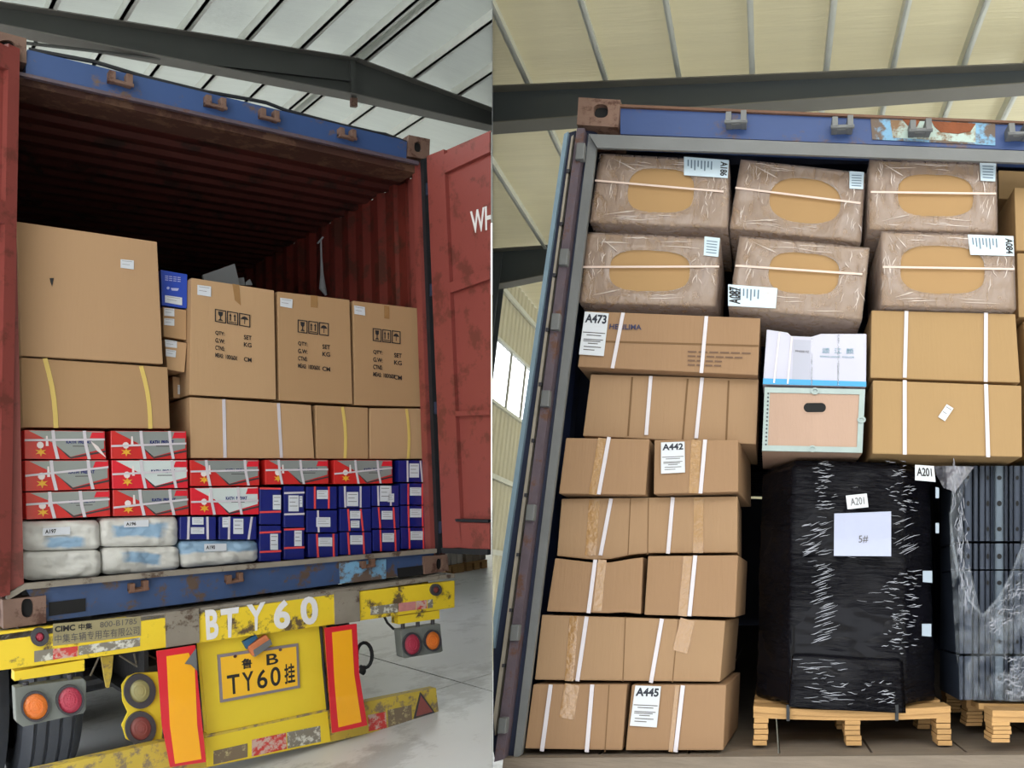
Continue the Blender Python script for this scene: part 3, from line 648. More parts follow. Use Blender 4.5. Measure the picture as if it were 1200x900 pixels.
gift(((390.5, 539), (460, 539), (460.5, 566.5), (391, 567.5)), 'silver-and-red gift carton resting on the navy boxes, beside the single navy box', vs=(.35, .73), hs=(.58, .34), side=True)
gift(((29, 577), (129.5, 574), (130, 605), (30, 609)), 'silver-and-red gift carton at the left of the bottom row, on the white sacks', vs=(.27, .63), hs=(.45, .35))
gift(((131.5, 574), (221, 573), (222, 603.5), (132, 605)), 'silver-and-red gift carton in the bottom row between two neighbours', vs=(.34, .74), hs=(.68, .4))
gift(((222.5, 571.5), (303.5, 570.2), (304, 603), (223, 603.8)), 'red and white gift carton, colours brightened as if lit, at the right end of the bottom row', True, vs=(.28, .68), hs=(.52, .5))

# navy boxes
def navy(quad, label, straps, sm, labs, y=.12, horiz=False, sw=.012):
    t = carton(L, quad, label, y, .4, NAVY, name='navy_box', cat='box', group='navy blue boxes', bevel=.004)
    for s in straps: t.part('strap', ribbon(L, s, sw, y, .003), sm)
    for l in labs:
        x0, y0, x1, y1 = l; tag(t, ((x0, y0), (x1, y0), (x1, y1), (x0, y1)), lines=3)
    return t
def Z(x, y): return (350+x/6.43, 530+y/6.43)
def Zq(x0, y0, x1, y1): return (350+x0/6.43, 530+y0/6.43, 350+x1/6.43, 530+y1/6.43)
V = lambda x, a, b, e=0: (Z(x, a), Z(x+e, b))
def Z1(x, y): return (200+x/6.43, 530+y/6.43)
def Z1q(a, b, c, d): return (200+a/6.43, 530+b/6.43, 200+c/6.43, 530+d/6.43)
sq = lambda x0, y0, x1, y1, f=Z: (f(x0, y0), f(x1, y0), f(x1, y1), f(x0, y1))
navy(sq(66, 484, 345, 660, Z1), 'wide navy box with two white straps on the light blue sack, left one', [(Z1(135, 486), Z1(130, 657)), (Z1(275, 486), Z1(278, 657))], STRAP, [Z1q(160, 490, 245, 545), Z1q(150, 565, 250, 615)])
navy(sq(360, 484, 650, 660, Z1), 'wide navy box with two white straps on the light blue sack, right one', [(Z1(440, 486), Z1(437, 657)), (Z1(610, 486), Z1(585, 657))], STRAP, [Z1q(470, 500, 545, 615), Z1q(388, 490, 435, 565)])
navy(sq(668, 265, 832, 547, Z1), 'tall navy box with red cross straps, upper one of its narrow column', [(Z1(670, 272), Z1(830, 275)), (Z1(670, 452), Z1(830, 447))], RSTRAP, [Z1q(768, 322, 828, 432)])
navy(sq(668, 550, 832, 826, Z1), 'tall navy box with two red cross straps, at the foot beside the light blue sack', [(Z1(668, 606), Z1(830, 598)), (Z1(670, 752), Z1(832, 744))], RSTRAP, [Z1q(748, 615, 806, 735)])
navy(sq(852, 252, 1008, 570, Z1), 'tall navy box with two white cross straps and a round-cornered label', [(Z1(853, 308), Z1(1007, 303)), (Z1(853, 468), Z1(1007, 464))], STRAP, [Z1q(885, 325, 962, 445), Z1q(968, 330, 990, 412)])
navy(sq(852, 573, 1008, 812, Z1), 'navy box with two red cross straps, second from the light blue sack at the foot', [(Z1(852, 582), Z1(1007, 578)), (Z1(852, 722), Z1(1007, 716))], RSTRAP, [Z1q(930, 590, 985, 706)])
navy(sq(55, 257, 290, 428), 'navy box with two red straps under the gift cartons, top of the first three-box column', [V(120, 258, 426), V(225, 258, 426)], RSTRAP, [Zq(135, 285, 218, 352)])
navy(sq(57, 436, 292, 606), 'navy box with one white strap, middle of the first three-box column', [V(143, 438, 604, 6)], STRAP, [Zq(130, 490, 236, 562)])
navy(sq(70, 612, 300, 794), 'navy box with two red straps, bottom of the first three-box column', [V(135, 614, 792, 10), V(260, 614, 792, 3)], RSTRAP, [Zq(146, 642, 250, 708)])
navy(sq(304, 253, 545, 420), 'navy box with white straps and a large label, top of the second three-box column', [V(345, 256, 417, 5), V(465, 256, 417)], STRAP, [Zq(360, 300, 446, 406)])
navy(sq(306, 424, 548, 596), 'navy box with red straps and two labels, middle of the second three-box column', [V(370, 427, 594, 12), V(465, 427, 594, 18)], RSTRAP, [Zq(385, 442, 462, 500), Zq(390, 515, 455, 568)])
navy(sq(310, 600, 552, 775), 'navy box with red straps, bottom of the second three-box column', [V(370, 603, 772, 10), V(484, 603, 772, 8)], RSTRAP, [Zq(386, 626, 480, 694)])
navy(sq(550, 250, 758, 406), 'navy box with white straps and a crumpled label, top of the third three-box column', [V(595, 253, 403, 5), V(690, 253, 403, 3)], STRAP, [Zq(610, 252, 688, 370), Zq(668, 312, 716, 375)])
navy(sq(553, 411, 762, 576), 'navy box with red straps, middle of the third three-box column', [V(600, 414, 574, 14), V(712, 414, 574, 10)], RSTRAP, [Zq(622, 442, 704, 506)])
navy(sq(557, 581, 766, 748), 'navy box with red straps, bottom of the third three-box column', [V(613, 584, 745, 6), V(724, 584, 745, 6)], RSTRAP, [Zq(628, 610, 716, 676)])
navy(sq(750, 60, 966, 226), 'single navy box with white straps on top of the last column, under the brown carton', [V(818, 63, 224, 2), V(915, 63, 224, 15)], STRAP, [Zq(832, 85, 904, 190)])
navy(sq(764, 233, 972, 397), 'navy box with red straps in the last column, just below the white-strapped one', [V(824, 236, 395), V(930, 236, 395)], RSTRAP, [Zq(836, 265, 920, 326)])
navy(sq(767, 401, 978, 563), 'navy box with red straps in the last column, second from its foot', [V(824, 403, 561, 4), V(930, 403, 561, 4)], RSTRAP, [Zq(836, 425, 922, 490)])
navy(sq(770, 567, 985, 730), 'navy box with red straps at the foot of the last column, by the container wall', [V(830, 569, 728, 4), V(936, 569, 728, 4)], RSTRAP, [Zq(840, 595, 932, 660)])
# sacks
def sack(quad, label, um, tagpx=None, y=.125, seed=0, depth=.42, r=.12):
    q = Q(L, y, *quad); NX, NY = 44, 20; rows = []; v = []; uv = []; f = []
    for j in range(NY+1):
        for i in range(NX+1):
            u, w = i/NX, j/NY; p = uvp(q, u, w)
            e = min(1, min(u*9, (1-u)*9)); e2 = min(1, min(w*4.5, (1-w)*4.5))
            bulge = (1-(1-e)**2)*.5+(1-(1-e2)**2)*.5
            nn = noise.noise(Vector((p.x*7+seed, p.z*9, seed)))*.018+abs(noise.noise(Vector((p.x*11+seed, p.z*22+p.x*6, seed))))*.016+noise.noise(Vector((p.x*26+seed, p.z*30, seed)))*.006
            cu = (1-e)**2; cw = (1-e2)**2
            c = uvp(q, .5, .5)
            p = p+(c-p)*(.05*cu*cw)
            p.y += .045*(1-bulge)-nn; v.append(p); uv.append((u, 1-w))
    for j in range(NY):
        for i in range(NX):
            a = j*(NX+1)+i; f.append((a, a+1, a+NX+2, a+NX+1))
    per = [i for i in range(NX+1)]+[(j+1)*(NX+1)-1 for j in range(1, NY+1)]+[NY*(NX+1)+i for i in range(NX-1, -1, -1)]+[j*(NX+1) for j in range(NY-1, 0, -1)]
    b = len(v)
    for k in per: v.append(Vector((v[k].x, y+depth, v[k].z))); uv.append(uv[k])
    n = len(per)
    for k in range(n): f.append((per[k], per[(k+1) % n], b+(k+1) % n, b+k))
    f.append(tuple(range(b, b+n)))
    th = Thing(L, 'woven_sack', label, 'sack', 'white woven sacks', geo=(v, f, uv), material=um, smooth=True); th.y = y-.008
    if tagpx: tag(th, tagpx, lines=0, text=None)
    return th
B1m, B2m, B3m, B4m = bag_mat('sack_print_a', .2, .02, .85, .42, -.1), bag_mat('sack_plain', 2, 2, 3, 3), bag_mat('sack_print_b', .1, .28, .85, .8), bag_mat('sack_print_c', .2, .45, .8, .95, .3)
sk = sack(((29, 611), (116.5, 609.5), (118.5, 643.5), (29.5, 646)), 'white woven sack with blue lower print, top left of the sacks', B1m, seed=1)
tag(sk, ((50, 619), (82, 617), (82, 626), (50, 628)), text='A197', half=True)
sack(((30, 647), (118.5, 644.5), (120, 675.5), (31, 681)), 'plain white woven sack, bottom left on the sill', B2m, seed=5)
sk = sack(((118.5, 607), (209, 605), (210, 639.5), (119, 641)), 'white woven sack with a blue print and label, upper one in the middle', B3m, seed=9)
tag(sk, ((145, 611), (174, 609), (174, 617), (145, 618)), text='A196', half=True)
sack(((121, 642), (210.5, 640.5), (211, 667.5), (122, 674)), 'white woven sack with a blue drooping print, lower one in the middle', B4m, seed=13)
sk = sack(((212, 634), (303, 633.5), (303.5, 658), (213, 666)), 'light blue and white woven sack lying under the two wide navy boxes', bag_mat('sack_print_d', -1, .5, 2, 2), seed=17)
tag(sk, ((239, 637.5), (265, 637), (265, 645.5), (239, 646)), text='A190', half=True)

# ================================================================== TRAILER
T = Thing(L, 'trailer', 'yellow container trailer with reflective boards, number plate and round lamps', 'trailer', origin=(1.2, 0, FL))
yb = -.06
ca, cb = L.px((4, 737), -.03), L.px((526, 669), -.03); cs = (cb.z-ca.z)/(cb.x-ca.x)
dz = lambda x: ca.z+(x-ca.x)*cs-.022
xa_, xb_ = L.px((-30, 742), yb).x, L.px((533, 676), yb).x
T.part('deck_rail', prism([(xa_, yb, dz(xa_)), (xb_, yb, dz(xb_)), (xb_, yb, dz(xb_)-.028), (xa_, yb, dz(xa_)-.028)], (0, .24, 0)), GREYWORN)
CL_SHIMS = [T.part('twist_lock', box((x-.05, -.02, dz(x)-.01), (x+.05, .12, dz(x)+.008)), GREYWORN) for x in (.12, 2.3)]
T.part('cross_beam', prism(Q(L, yb, (-30, 744), (533, 680.5), (533, 712), (-30, 790)), (0, .055, 0)), YEL, bevel=.005)
T.part('gusset_plate', prism(Q(L, yb-.012, (194, 718), (233, 713), (234, 753), (195, 759)), (0, .012, 0)), GREYWORN, label='rusty grey gusset plate')
T.part('gusset_plate', prism(Q(L, yb-.012, (392, 694), (421, 691), (422, 728), (393, 732)), (0, .012, 0)), GREYWORN, label='rusty grey gusset plate')
for s, q in (('B', ((240, 715), (256, 713), (256, 748), (242, 750))), ('T', ((258, 714), (280, 711), (276, 746), (262, 748))), ('Y', ((289, 709), (311, 705), (306, 738), (294, 740))), ('6', ((320, 704), (340, 702), (340, 736), (321, 738))), ('0', ((351, 700), (372, 698), (373, 731), (353, 733)))):
    T.part('lettering', text_on(Q(L, yb, *q), s, off=.002, th=.001, bold=.035), PAINTW, label='sprayed white character')
dec = T.part('maker_decal', plate(Q(L, yb, (62, 731), (165, 722), (165, 745), (62, 757)), .001, .001), mat('decal_grey', (150, 140, 104), .6, var=.15, scale=12))
T.part('lettering', text_on(Q(L, yb, (64, 734), (88, 731.5), (88, 738.5), (64, 741)), 'CIMC', off=.003, bold=.04), INK, parent=dec)
T.part('lettering', text_on(Q(L, yb, (92, 731), (108, 729.5), (108, 737), (92, 738.5)), '中集', off=.003, bold=.02), INK, parent=dec)
T.part('lettering', text_on(Q(L, yb, (117, 729), (160, 724.5), (160, 731), (117, 735.5)), '800-B1785', off=.003), GINK, parent=dec)
T.part('lettering', text_on(Q(L, yb, (64, 744), (163, 733.5), (163, 743.5), (64, 754)), '中集车辆专用车有限公司', off=.003), GINK, parent=dec)
T.part('reflective_tape', plate(Q(L, yb, (40, 763), (62, 760), (62, 773), (40, 776)), .0015, .001), TWHITE)
T.part('reflective_tape', plate(Q(L, yb, (62, 760.5), (91, 757), (91, 769), (62, 773)), .0015, .001), TRED)
T.part('reflective_tape', plate(Q(L, yb, (92, 757), (164, 747), (164, 757), (92, 768)), .0015, .001), TWHITE)
T.part('reflective_tape', plate(Q(L, yb, (434, 711), (466, 707), (466, 717), (434, 721)), .0015, .001), TWHITE)
T.part('reflective_tape', plate(Q(L, yb, (467, 707), (487, 704.5), (487, 714.5), (467, 717)), .0015, .001), mat('tape_pink', (196, 130, 128), .5, var=.2, scale=30))
T.part('reflective_tape', plate(Q(L, yb, (487.5, 704.5), (500, 703), (500, 713), (487.5, 714.5)), .0015, .001), TRED)
T.part('reflective_tape', plate(Q(L, yb, (501, 703), (507, 702), (507, 712), (501, 713)), .0015, .001), TWHITE)
def lamp(c, rx, ry, y, lens, rim=.28, rimm=LAMPD, name='lamp'):
    o = ell(L, c, rx, ry, y, 28); i = ell(L, c, rx*(1-rim), ry*(1-rim), y, 28)
    body = T.part(name, ring(o, i, FRONT*.02), rimm)
    cen = sum(i, Vector())/len(i); n = len(i); v = [p+FRONT*.004 for p in i]+[cen.lerp(p, .6)+FRONT*.014 for p in i]+[cen+FRONT*.017]; f = []
    for k in range(n): j = (k+1) % n; f += [(k, j, n+j, n+k), (n+k, n+j, 2*n)]
    T.part('lens', (v, f), lens, parent=body, smooth=True)
    for rr in (.62, .36):
        a = ell(L, c, rx*(1-rim)*rr, ry*(1-rim)*rr, y, 24); b = ell(L, c, rx*(1-rim)*(rr-.07), ry*(1-rim)*(rr-.07), y, 24)
        T.part('lens_ring', ring([p+FRONT*.014 for p in a], [p+FRONT*.014 for p in b], FRONT*.004), lens, parent=body)
    return body
lamp((46, 746), 10.5, 11, yb-.001, LENSR, .5, name='marker_lamp'); lamp((509.7, 691), 6.5, 7, yb-.001, LENSDULL, .42, name='marker_lamp')
T.part('lamp_bracket', prism(Q(L, yb+.01, (17, 787), (99, 773), (99, 786), (17, 798)), (0, .1, 0)), YEL)
T.part('lamp_box', prism(Q(L, yb, (17, 806), (98, 795), (101, 799), (101, 831), (98, 836), (27, 852), (19, 846)), (0, .09, 0)), LAMPG, bevel=.004)
for a in ((30, 799), (82, 790)): T.part('bracket_bolt', tube([L.px(a, yb+.03), L.px((a[0], a[1]+12), yb+.03)], .012, 8), LAMPD)
lamp((41, 827.5), 17, 18, yb-.002, ORANGE, .14, LAMPD, 'turn_lamp'); lamp((81.5, 820), 16.5, 18, yb-.002, LENSR, .14, LAMPD, 'tail_lamp')
T.part('lamp_bracket', prism(Q(L, yb+.01, (467, 722), (515, 715), (515, 725), (467, 731.5)), (0, .1, 0)), YEL)
T.part('lamp_box', prism(Q(L, yb, (469, 738), (516, 731), (519, 763), (516, 764.5), (475, 771.5), (472, 770)), (0, .09, 0)), LAMPG, bevel=.004)
for a in ((472, 731), (489.5, 729), (507, 726)): T.part('bracket_bolt', tube([L.px(a, yb+.03), L.px((a[0], a[1]+8), yb+.03)], .014, 8), LAMPD)
lamp((482, 755), 11, 14, yb-.002, LENSR, .14, LAMPD, 'tail_lamp'); lamp((506, 750.5), 10, 12.5, yb-.002, ORANGE, .14, LAMPD, 'turn_lamp')
T.part('cable', tube([L.px(p, .05) for p in ((450, 722), (454, 730), (461, 737), (471, 738.5))], .008, 6), RUBBER)
T.part('air_hose', tube([L.px((427+9*math.cos(t), 768+15*math.sin(t)), .25) for t in [math.pi*.9+k*.35 for k in range(17)]], .012, 7), RUBBER)
T.part('air_hose', tube([L.px(p, .25) for p in ((425, 780), (424, 787), (427, 788))], .02, 7), RUBBER)
# round lamps on their yellow plate
T.part('lamp_plate', prism(Q(L, .1, (160, 789), (190, 787), (190, 832), (190, 872), (165, 875), (148, 866), (143, 850), (150, 835), (144, 822), (143, 803), (150, 793)), (0, .02, 0)), YEL2)
lamp((163, 809.5), 18.5, 20.5, .098, LENSCL, .34, LAMPD, 'reversing_lamp'); lamp((164, 853), 18, 20, .098, LENSDULL, .3, LAMPD, 'fog_lamp')
# plate carrier
yp = .0
T.part('rear_panel', prism(Q(L, yp, (234, 752), (374, 734), (383, 832), (243, 860)), (0, .06, 0)), YEL2)
T.part('side_return', prism(Q(L, yp+.02, (375, 734), (382, 733), (393, 856), (385, 858)), (0, .2, 0)), YELOLD)
T.part('panel_gap', prism(Q(L, yp-.004, (374, 735), (377, 734.5), (385.5, 831), (383, 832)), (0, .01, 0)), HOLE)
T.part('hose', tube([L.px(p, yp-.02) for p in ((376, 735), (379, 780), (384, 832))], .008, 6), RUBBER)
npq = Q(L, yp-.012, (255, 767.5), (349.5, 754), (351.5, 806), (258.5, 823.5))
npl = T.part('number_plate', prism(npq, (0, .012, 0)), mat('plate_rim', (150, 140, 150), .4, .4), label='yellow number plate with black characters')
T.part('plate_face', plate(sub(npq, .03, .06, .97, .94), .0005, .001), mat('plate_yellow', (246, 190, 46), .4, var=.05), parent=npl)
for s, q in (('鲁', (.27, .16, .4, .38)), ('B', (.58, .14, .73, .38)), ('T', (.09, .46, .24, .87)), ('Y', (.27, .45, .41, .86)), ('6', (.45, .45, .58, .86)), ('0', (.62, .44, .75, .86)), ('挂', (.8, .42, .94, .86))):
    T.part('lettering', text_on(sub(npq, *q), s, off=.0018, bold=.014 if s.isascii() else .022), INK, parent=npl)
for u in (.2, .76): T.part('plate_bolt', tube([uvp(npq, u, .08)+FRONT*.001, uvp(npq, u, .08)+FRONT*.008], .009, 8), RUSTM, parent=npl)
T.part('plate_lamp', join(prism(Q(L, yp-.05, (291, 758), (312, 744), (318, 752), (297, 769)), (0, .04, 0))), mat('faded_orange', (206, 120, 78), .6, var=.3, scale=20), label='faded orange lamp', bevel=.004)
T.part('plate_lamp_cover', prism(Q(L, yp-.055, (297, 762), (317, 749), (319, 755), (299, 770)), (0, .05, 0)), GREYST)
T.part('blue_rag', prism(Q(L, yp-.04, (285, 752), (300, 744), (302, 748), (291, 757), (290, 761)), (0, .03, 0)), mat('rag_blue', (44, 92, 130), .7, var=.2, scale=20))
# reflective boards
def board(o, i, label, y):
    b = T.part('reflective_board', prism(Q(L, y, *o), (0, .01, 0)), BOARDR, label=label)
    T.part('board_centre', plate(Q(L, y, *i), .0006, .0012), BOARDY, parent=b)
    return b
b1 = board(((183.5, 763), (229, 756), (232, 800), (241.5, 893), (199.5, 899), (190, 850)), ((195, 769), (221, 765), (228, 781), (231, 850), (236, 889.5), (205, 895), (199, 850)), 'red and yellow reflective board', yb-.04)
T.part('curled_corner', prism(Q(L, yb-.06, (217, 778), (230, 760), (231, 786), (224, 779)), (0, .01, 0)), GREYST, parent=b1)
b2 = board(((380.5, 736), (418, 731), (421, 790), (430.5, 850), (389.5, 859), (385, 800)), ((389, 741), (412, 737.5), (415, 790), (423.5, 846), (396.5, 852.5), (392, 800)), 'red and yellow reflective board', yb-.04)
# lower bumper
T.part('lower_bumper', prism(Q(L, .0, (20, 907.5), (188, 870), (426, 823), (511, 806), (515, 840), (387, 870), (20, 945)), (0, .08, 0)), YELOLD, bevel=.004)
T.part('bumper_centre', prism(Q(L, -.012, (240, 865), (384, 833.5), (388, 869), (243, 899)), (0, .02, 0)), YEL2, bevel=.004)
T.part('bumper_ledge', prism(Q(L, -.01, (240, 862), (384, 831), (386, 835), (241, 867)), (0, .06, 0)), YELOLD)
def sub_tape(px, m, y): T.part('reflective_tape', plate(Q(L, y, *px), .001, .001), m)
sub_tape(((295, 867), (335, 858.5), (336, 877.5), (295, 886.5)), TRED, -.012)
sub_tape(((336, 858.3), (375, 850.5), (376, 869), (337, 877.3)), TWHITE, -.012)
sub_tape(((250, 880), (290, 871), (290, 887), (250, 896)), mat('bare_primer', (190, 176, 130), .7, var=.3, scale=20, rust=.2, rustcol=(120, 104, 84), rscale=20), -.012)
sub_tape(((431, 838), (452, 834), (453, 853), (432, 857)), TRED, 0)
sub_tape(((454, 832), (482, 826), (483, 846), (455, 852)), mat('bare_primer', (190, 176, 130)), 0)
T.part('side_return', prism(Q(L, .06, (388, 835), (426, 824), (429, 860), (389, 869)), (0, .02, 0)), YELOLD)
tri = T.part('triangle_reflector', prism(Q(L, -.012, (493, 811.5), (509.5, 835), (485.5, 842)), (0, .012, 0)), LAMPD)
T.part('reflector_face', plate(Q(L, -.012, (493.2, 815), (507, 834), (487.5, 839.5)), .0005, .001), LENSDULL, parent=tri)
T.part('mud_bracket', prism(Q(L, .06, (119, 770), (133, 768), (131, 790), (128, 806), (125, 806), (122, 790)), (0, .03, 0)), YELOLD)
for a, b in (((116, 770), (106, 792)), ((140, 768), (172, 788)), ((157, 766), (160, 778)), ((168, 764), (182, 772))): T.part('cable', tube([L.px(a, .3), L.px(b, .3)], .005, 5), GREYWORN)
# chassis
zb = L.px((100, 775), .2).z
T.part('chassis_rail', join(box((.62, .15, -.5), (.64, 11.5, -.12)), box((.55, .15, -.5), (.71, 11.5, -.48)), box((.55, .15, -.14), (.71, 11.5, -.12))), DARK)
T.part('chassis_rail', join(box((1.36, .15, -.5), (1.38, 11.5, -.12)), box((1.29, .15, -.5), (1.45, 11.5, -.48)), box((1.29, .15, -.14), (1.45, 11.5, -.12))), DARK)
T.part('side_rail', box((.02, .2, -.16), (.1, 11.5, -.06)), YELOLD); T.part('side_rail', box((2.3, .2, -.26), (2.38, 11.5, -.16)), YELOLD)
for y in (1.15, 2.45, 3.75): T.part('axle', tube([(.0, y, FL+.5), (1.9, y, FL+.5)], .075, 14), STEELTUBE)
T.part('air_tank', tube([(.72, .75, FL+.56), (1.5, .75, FL+.56)], .1, 16), STEELTUBE, smooth=False)
T.part('air_tank', tube([(.72, .8, FL+.32), (1.6, .8, FL+.32)], .09, 16), STEELTUBE)
T.part('mud_shield', box((.66, 1.0, -.6), (1.44, 1.04, -.12)), DARK)
def tyre(cx, cy, w=.27, rad=.5):
    prof = [(-w/2, .3), (-w/2-.012, .38), (-w/2, .46), (-w/2+.03, .49)]
    gs = [-.085, -.03, .03, .085]
    x = -w/2+.03
    pts = []
    for g in gs: pts += [(g-.008, .5), (g-.007, .482), (g+.007, .482), (g+.008, .5)]
    prof = prof+pts+[(w/2-.03, .49), (w/2, .46), (w/2+.012, .38), (w/2, .3)]
    n = 40; v, f = [], []
    for k in range(n):
        t = 2*math.pi*k/n
        for (a, r) in prof: v.append((cx+a, cy+r*math.cos(t), FL+.5+r*math.sin(t)))
    m = len(prof)
    for k in range(n):
        for i in range(m-1): f.append((k*m+i, k*m+i+1, ((k+1) % n)*m+i+1, ((k+1) % n)*m+i))
    return v, f
for yy in (1.15, 2.45, 3.75):
    for x in (-.02, .31, 1.6, 1.88):
        w = T.part('wheel', tyre(x, yy), TYRE, smooth=False)
        T.part('hub', tube([(x-.1, yy, FL+.5), (x+.1, yy, FL+.5)], .3, 20), GREYST, parent=w)

# pallets far across the floor, seen under the open door leaf
def pallet(bay, x0, y0, z0, w, d, label, boards=5, group=None, fl=None):
    th = Thing(bay, 'pallet', label, 'pallet', group, origin=(x0+w/2, y0+d/2, z0))
    for i in range(3):
        cx = x0+(w-.1)*i/2
        for j in range(3):
            cy = y0+(d-.1)*j/2; th.part('block', box((cx, cy, z0+.02), (cx+.1, cy+.1, z0+.11)), PINE)
        th.part('runner', box((cx, y0, z0), (cx+.1, y0+d, z0+.02)), PINE)
    for i in range(boards): 
        yy = y0+(d-.11)*i/(boards-1); th.part('deck_board', box((x0, yy, z0+.11), (x0+w, yy+.11, z0+.135)), PINE)
    return th
fp = lambda p: L.on(p, (0, 0, FL), UP)
yf = fp((550, 669)).y
for k, (xa, xb, lab, lc) in enumerate(((522, 544, 'far pallet on the left under the open door leaf', 'shrink-wrapped white goods on the far pallet at the left'), (547, 571, 'far pallet on the right under the open door leaf, near the divider', 'shrink-wrapped brown goods on the far pallet at the right'))):
    x0, x1 = L.px((xa, 660), yf).x, L.px((xb, 660), yf).x
    pallet(L, x0, yf, FL, x1-x0, 1.0, lab)
    n = 3; w = (x1-x0)/n
    Thing(L, 'wrapped_goods', lc, 'goods', geo=join(*[box((x0+i*w+.005, yf+.02, FL+.14), (x0+i*w+w-.005, yf+.9, FL+.14+1.2)) for i in range(n)]), material=mat('wrapped_pale_%d' % k, (206, 198, 190) if k == 0 else (176, 160, 140), .4, var=.25, scale=4, bump=.3, coat=.4), bevel=.02)

# ================================================================== RIGHT CONTAINER
CR = Thing(R, 'shipping_container', 'dark blue shipping container packed full to the roof, its frame worn to grey', 'container', origin=(1.2, 0, -.16))
CR.part('header', prism(Q(R, .0, (727, 124), (1400, 152), (1400, 184), (727, 157)), (0, .12, 0)), BLUE_R)
CR.part('header_rim', prism(Q(R, -.012, (727, 122), (1400, 150.5), (1400, 153), (727, 125)), (0, .05, 0)), RUSTY)
CR.part('header_gasket', prism(Q(R, -.02, (690, 157), (880, 164), (1400, 185), (1400, 198), (880, 179), (700, 173)), (0, .012, 0)), GREYST, label='worn grey header gasket')
pp = CR.part('paint_patch', plate(Q(R, 0, (1020, 139), (1166, 145), (1166, 171), (1022, 164)), .002, .002), SKYPAINT, label='pale blue repaint with rust')
CR.part('primer_patch', plate(Q(R, 0, (1043, 141), (1143, 146), (1143, 168), (1046, 162)), .004, .001), SKYPAINT2, parent=pp)
CR.part('rust_patch', plate(Q(R, 0, (1057, 141), (1078, 142), (1074, 150), (1064, 149)), .006, .001), RUSTRED, parent=pp)
CR.part('rust_patch', plate(Q(R, 0, (1091, 143), (1143, 146), (1137, 155), (1122, 158), (1102, 156), (1095, 150)), .006, .001), RUSTRED, parent=pp)
casting(CR, R, Q(R, -.02, (678, 114), (727, 117), (724, 149), (676, 146)), .16, (704, 130), 8.5, 8)
for c in ((863, 149), (986, 155), (1076, 159), (1190, 163)): fitting(CR, R, c, .04, 0, GREYST)
# left frame: strips from the door leaf's edge inwards
def strip(name, t0, t1, b1_, b0, y0, y1, m, parent=None, label=None): return CR.part(name, prism(Q(R, y0, t0, t1, b1_, b0), (0, y1-y0, 0)), m, parent=parent, label=label)
strip('corner_post', (684, 150), (700, 156), (612, 884), (590, 893), .02, .028, NAVYST)
strip('gasket_frame', (690, 157), (700, 165), (611, 884), (601, 893), -.0, .02, GREYST, label='worn grey rubber frame')
strip('hinge_post', (676, 150), (685, 150), (590, 890), (579, 893), -.03, .08, PURPST)
for y in (176, 300, 376, 466, 600, 741, 850):
    t = (y-150)/740; xc = 681-t*97+(3 if y < 200 else 0)
    CR.part('hinge', prism(Q(R, -.05, (xc-5, y-9), (xc+5, y-9), (xc+3, y+10), (xc-7, y+10)), (0, .03, 0)), GREYST, bevel=.004)
dr = strip('door', (663, 157), (675, 154), (579, 880), (577.6, 715), -.02, -.005, NAVYST)
bpy.data.objects.remove(dr)
dr = CR.part('door', prism(Q(R, .02, (662, 157), (675, 153), (580, 890), (578, 880), (578, 728)), (0, .9, 0)), NAVYST)
CR.part('door_edge', prism(Q(R, .0, (661, 157), (666, 154), (578.5, 760), (578, 725)), (0, .04, 0)), PALEB, parent=dr, label='pale blue door edge')
CR.part('door_gasket', prism(Q(R, -.005, (669.5, 160), (672, 158), (580, 862), (578.3, 838)), (0, .03, 0)), CREAM, parent=dr, label='cream door gasket')
for y in (200, 262, 322, 386, 450, 516, 580, 650, 715, 780): 
    xc = 671-(y-158)*.1305; CR.part('gasket_clip', prism(Q(R, -.012, (xc-1.6, y-2), (xc+2, y-2), (xc+1.6, y+2), (xc-2, y+2)), (0, .01, 0)), LAMPD, parent=dr)
zi = R.px((900, 180), .05).z; xi = R.px((640, 500), .05).x
XR_ = 2.32
CR.part('side_wall', corrugated_wall(-.0, .03, 12, -.02, zi+.15, sgn=-1), NAVYST)
CR.part('side_wall', corrugated_wall(XR_, .3, 12, -.02, zi+.1, sgn=1), NAVYST)
CR.part('roof_panel', corrugated_roof(-.05, XR_+.05, zi+.14, zi+.14, .15, 12), NAVYST)
CR.part('end_wall', box((-.04, 12.0, -.02), (XR_+.04, 12.05, zi+.1)), NAVYST)
CR.part('corner_post', box((XR_-.0, -.02, -.16), (XR_+.12, .14, zi+.2)), NAVYST)
s0, s1 = R.px((612, 883.5), .02), R.px((1200, 879), .02)
slo = (s1.z-s0.z)/(s1.x-s0.x); s0.z -= .007
fz = lambda x: s0.z+(x-s0.x)*slo
for i in range(8):
    xa, xb = -.02+i*.29, -.02+(i+1)*.29-.008
    CR.part('floor_plank', prism([(xa, .03, fz(xa)), (xb, .03, fz(xb)), (xb, .03, fz(xb)-.03), (xa, .03, fz(xa)-.03)], (0, 11.9, 0)), PLANKG)
CR.part('sill', prism([(-.03, -.02, fz(0)-.0), (XR_, -.02, fz(XR_)-.0), (XR_, -.02, fz(XR_)-.045), (-.03, -.02, fz(0)-.045)], (0, .05, 0)), PLANKG, label='worn grey sill edge')
CR.part('sill_beam', prism([(-.01, .0, fz(0)-.046), (XR_+.1, .0, fz(XR_)-.046), (XR_+.1, .0, fz(XR_)-.2), (-.01, .0, fz(0)-.2)], (0, .14, 0)), SILL)
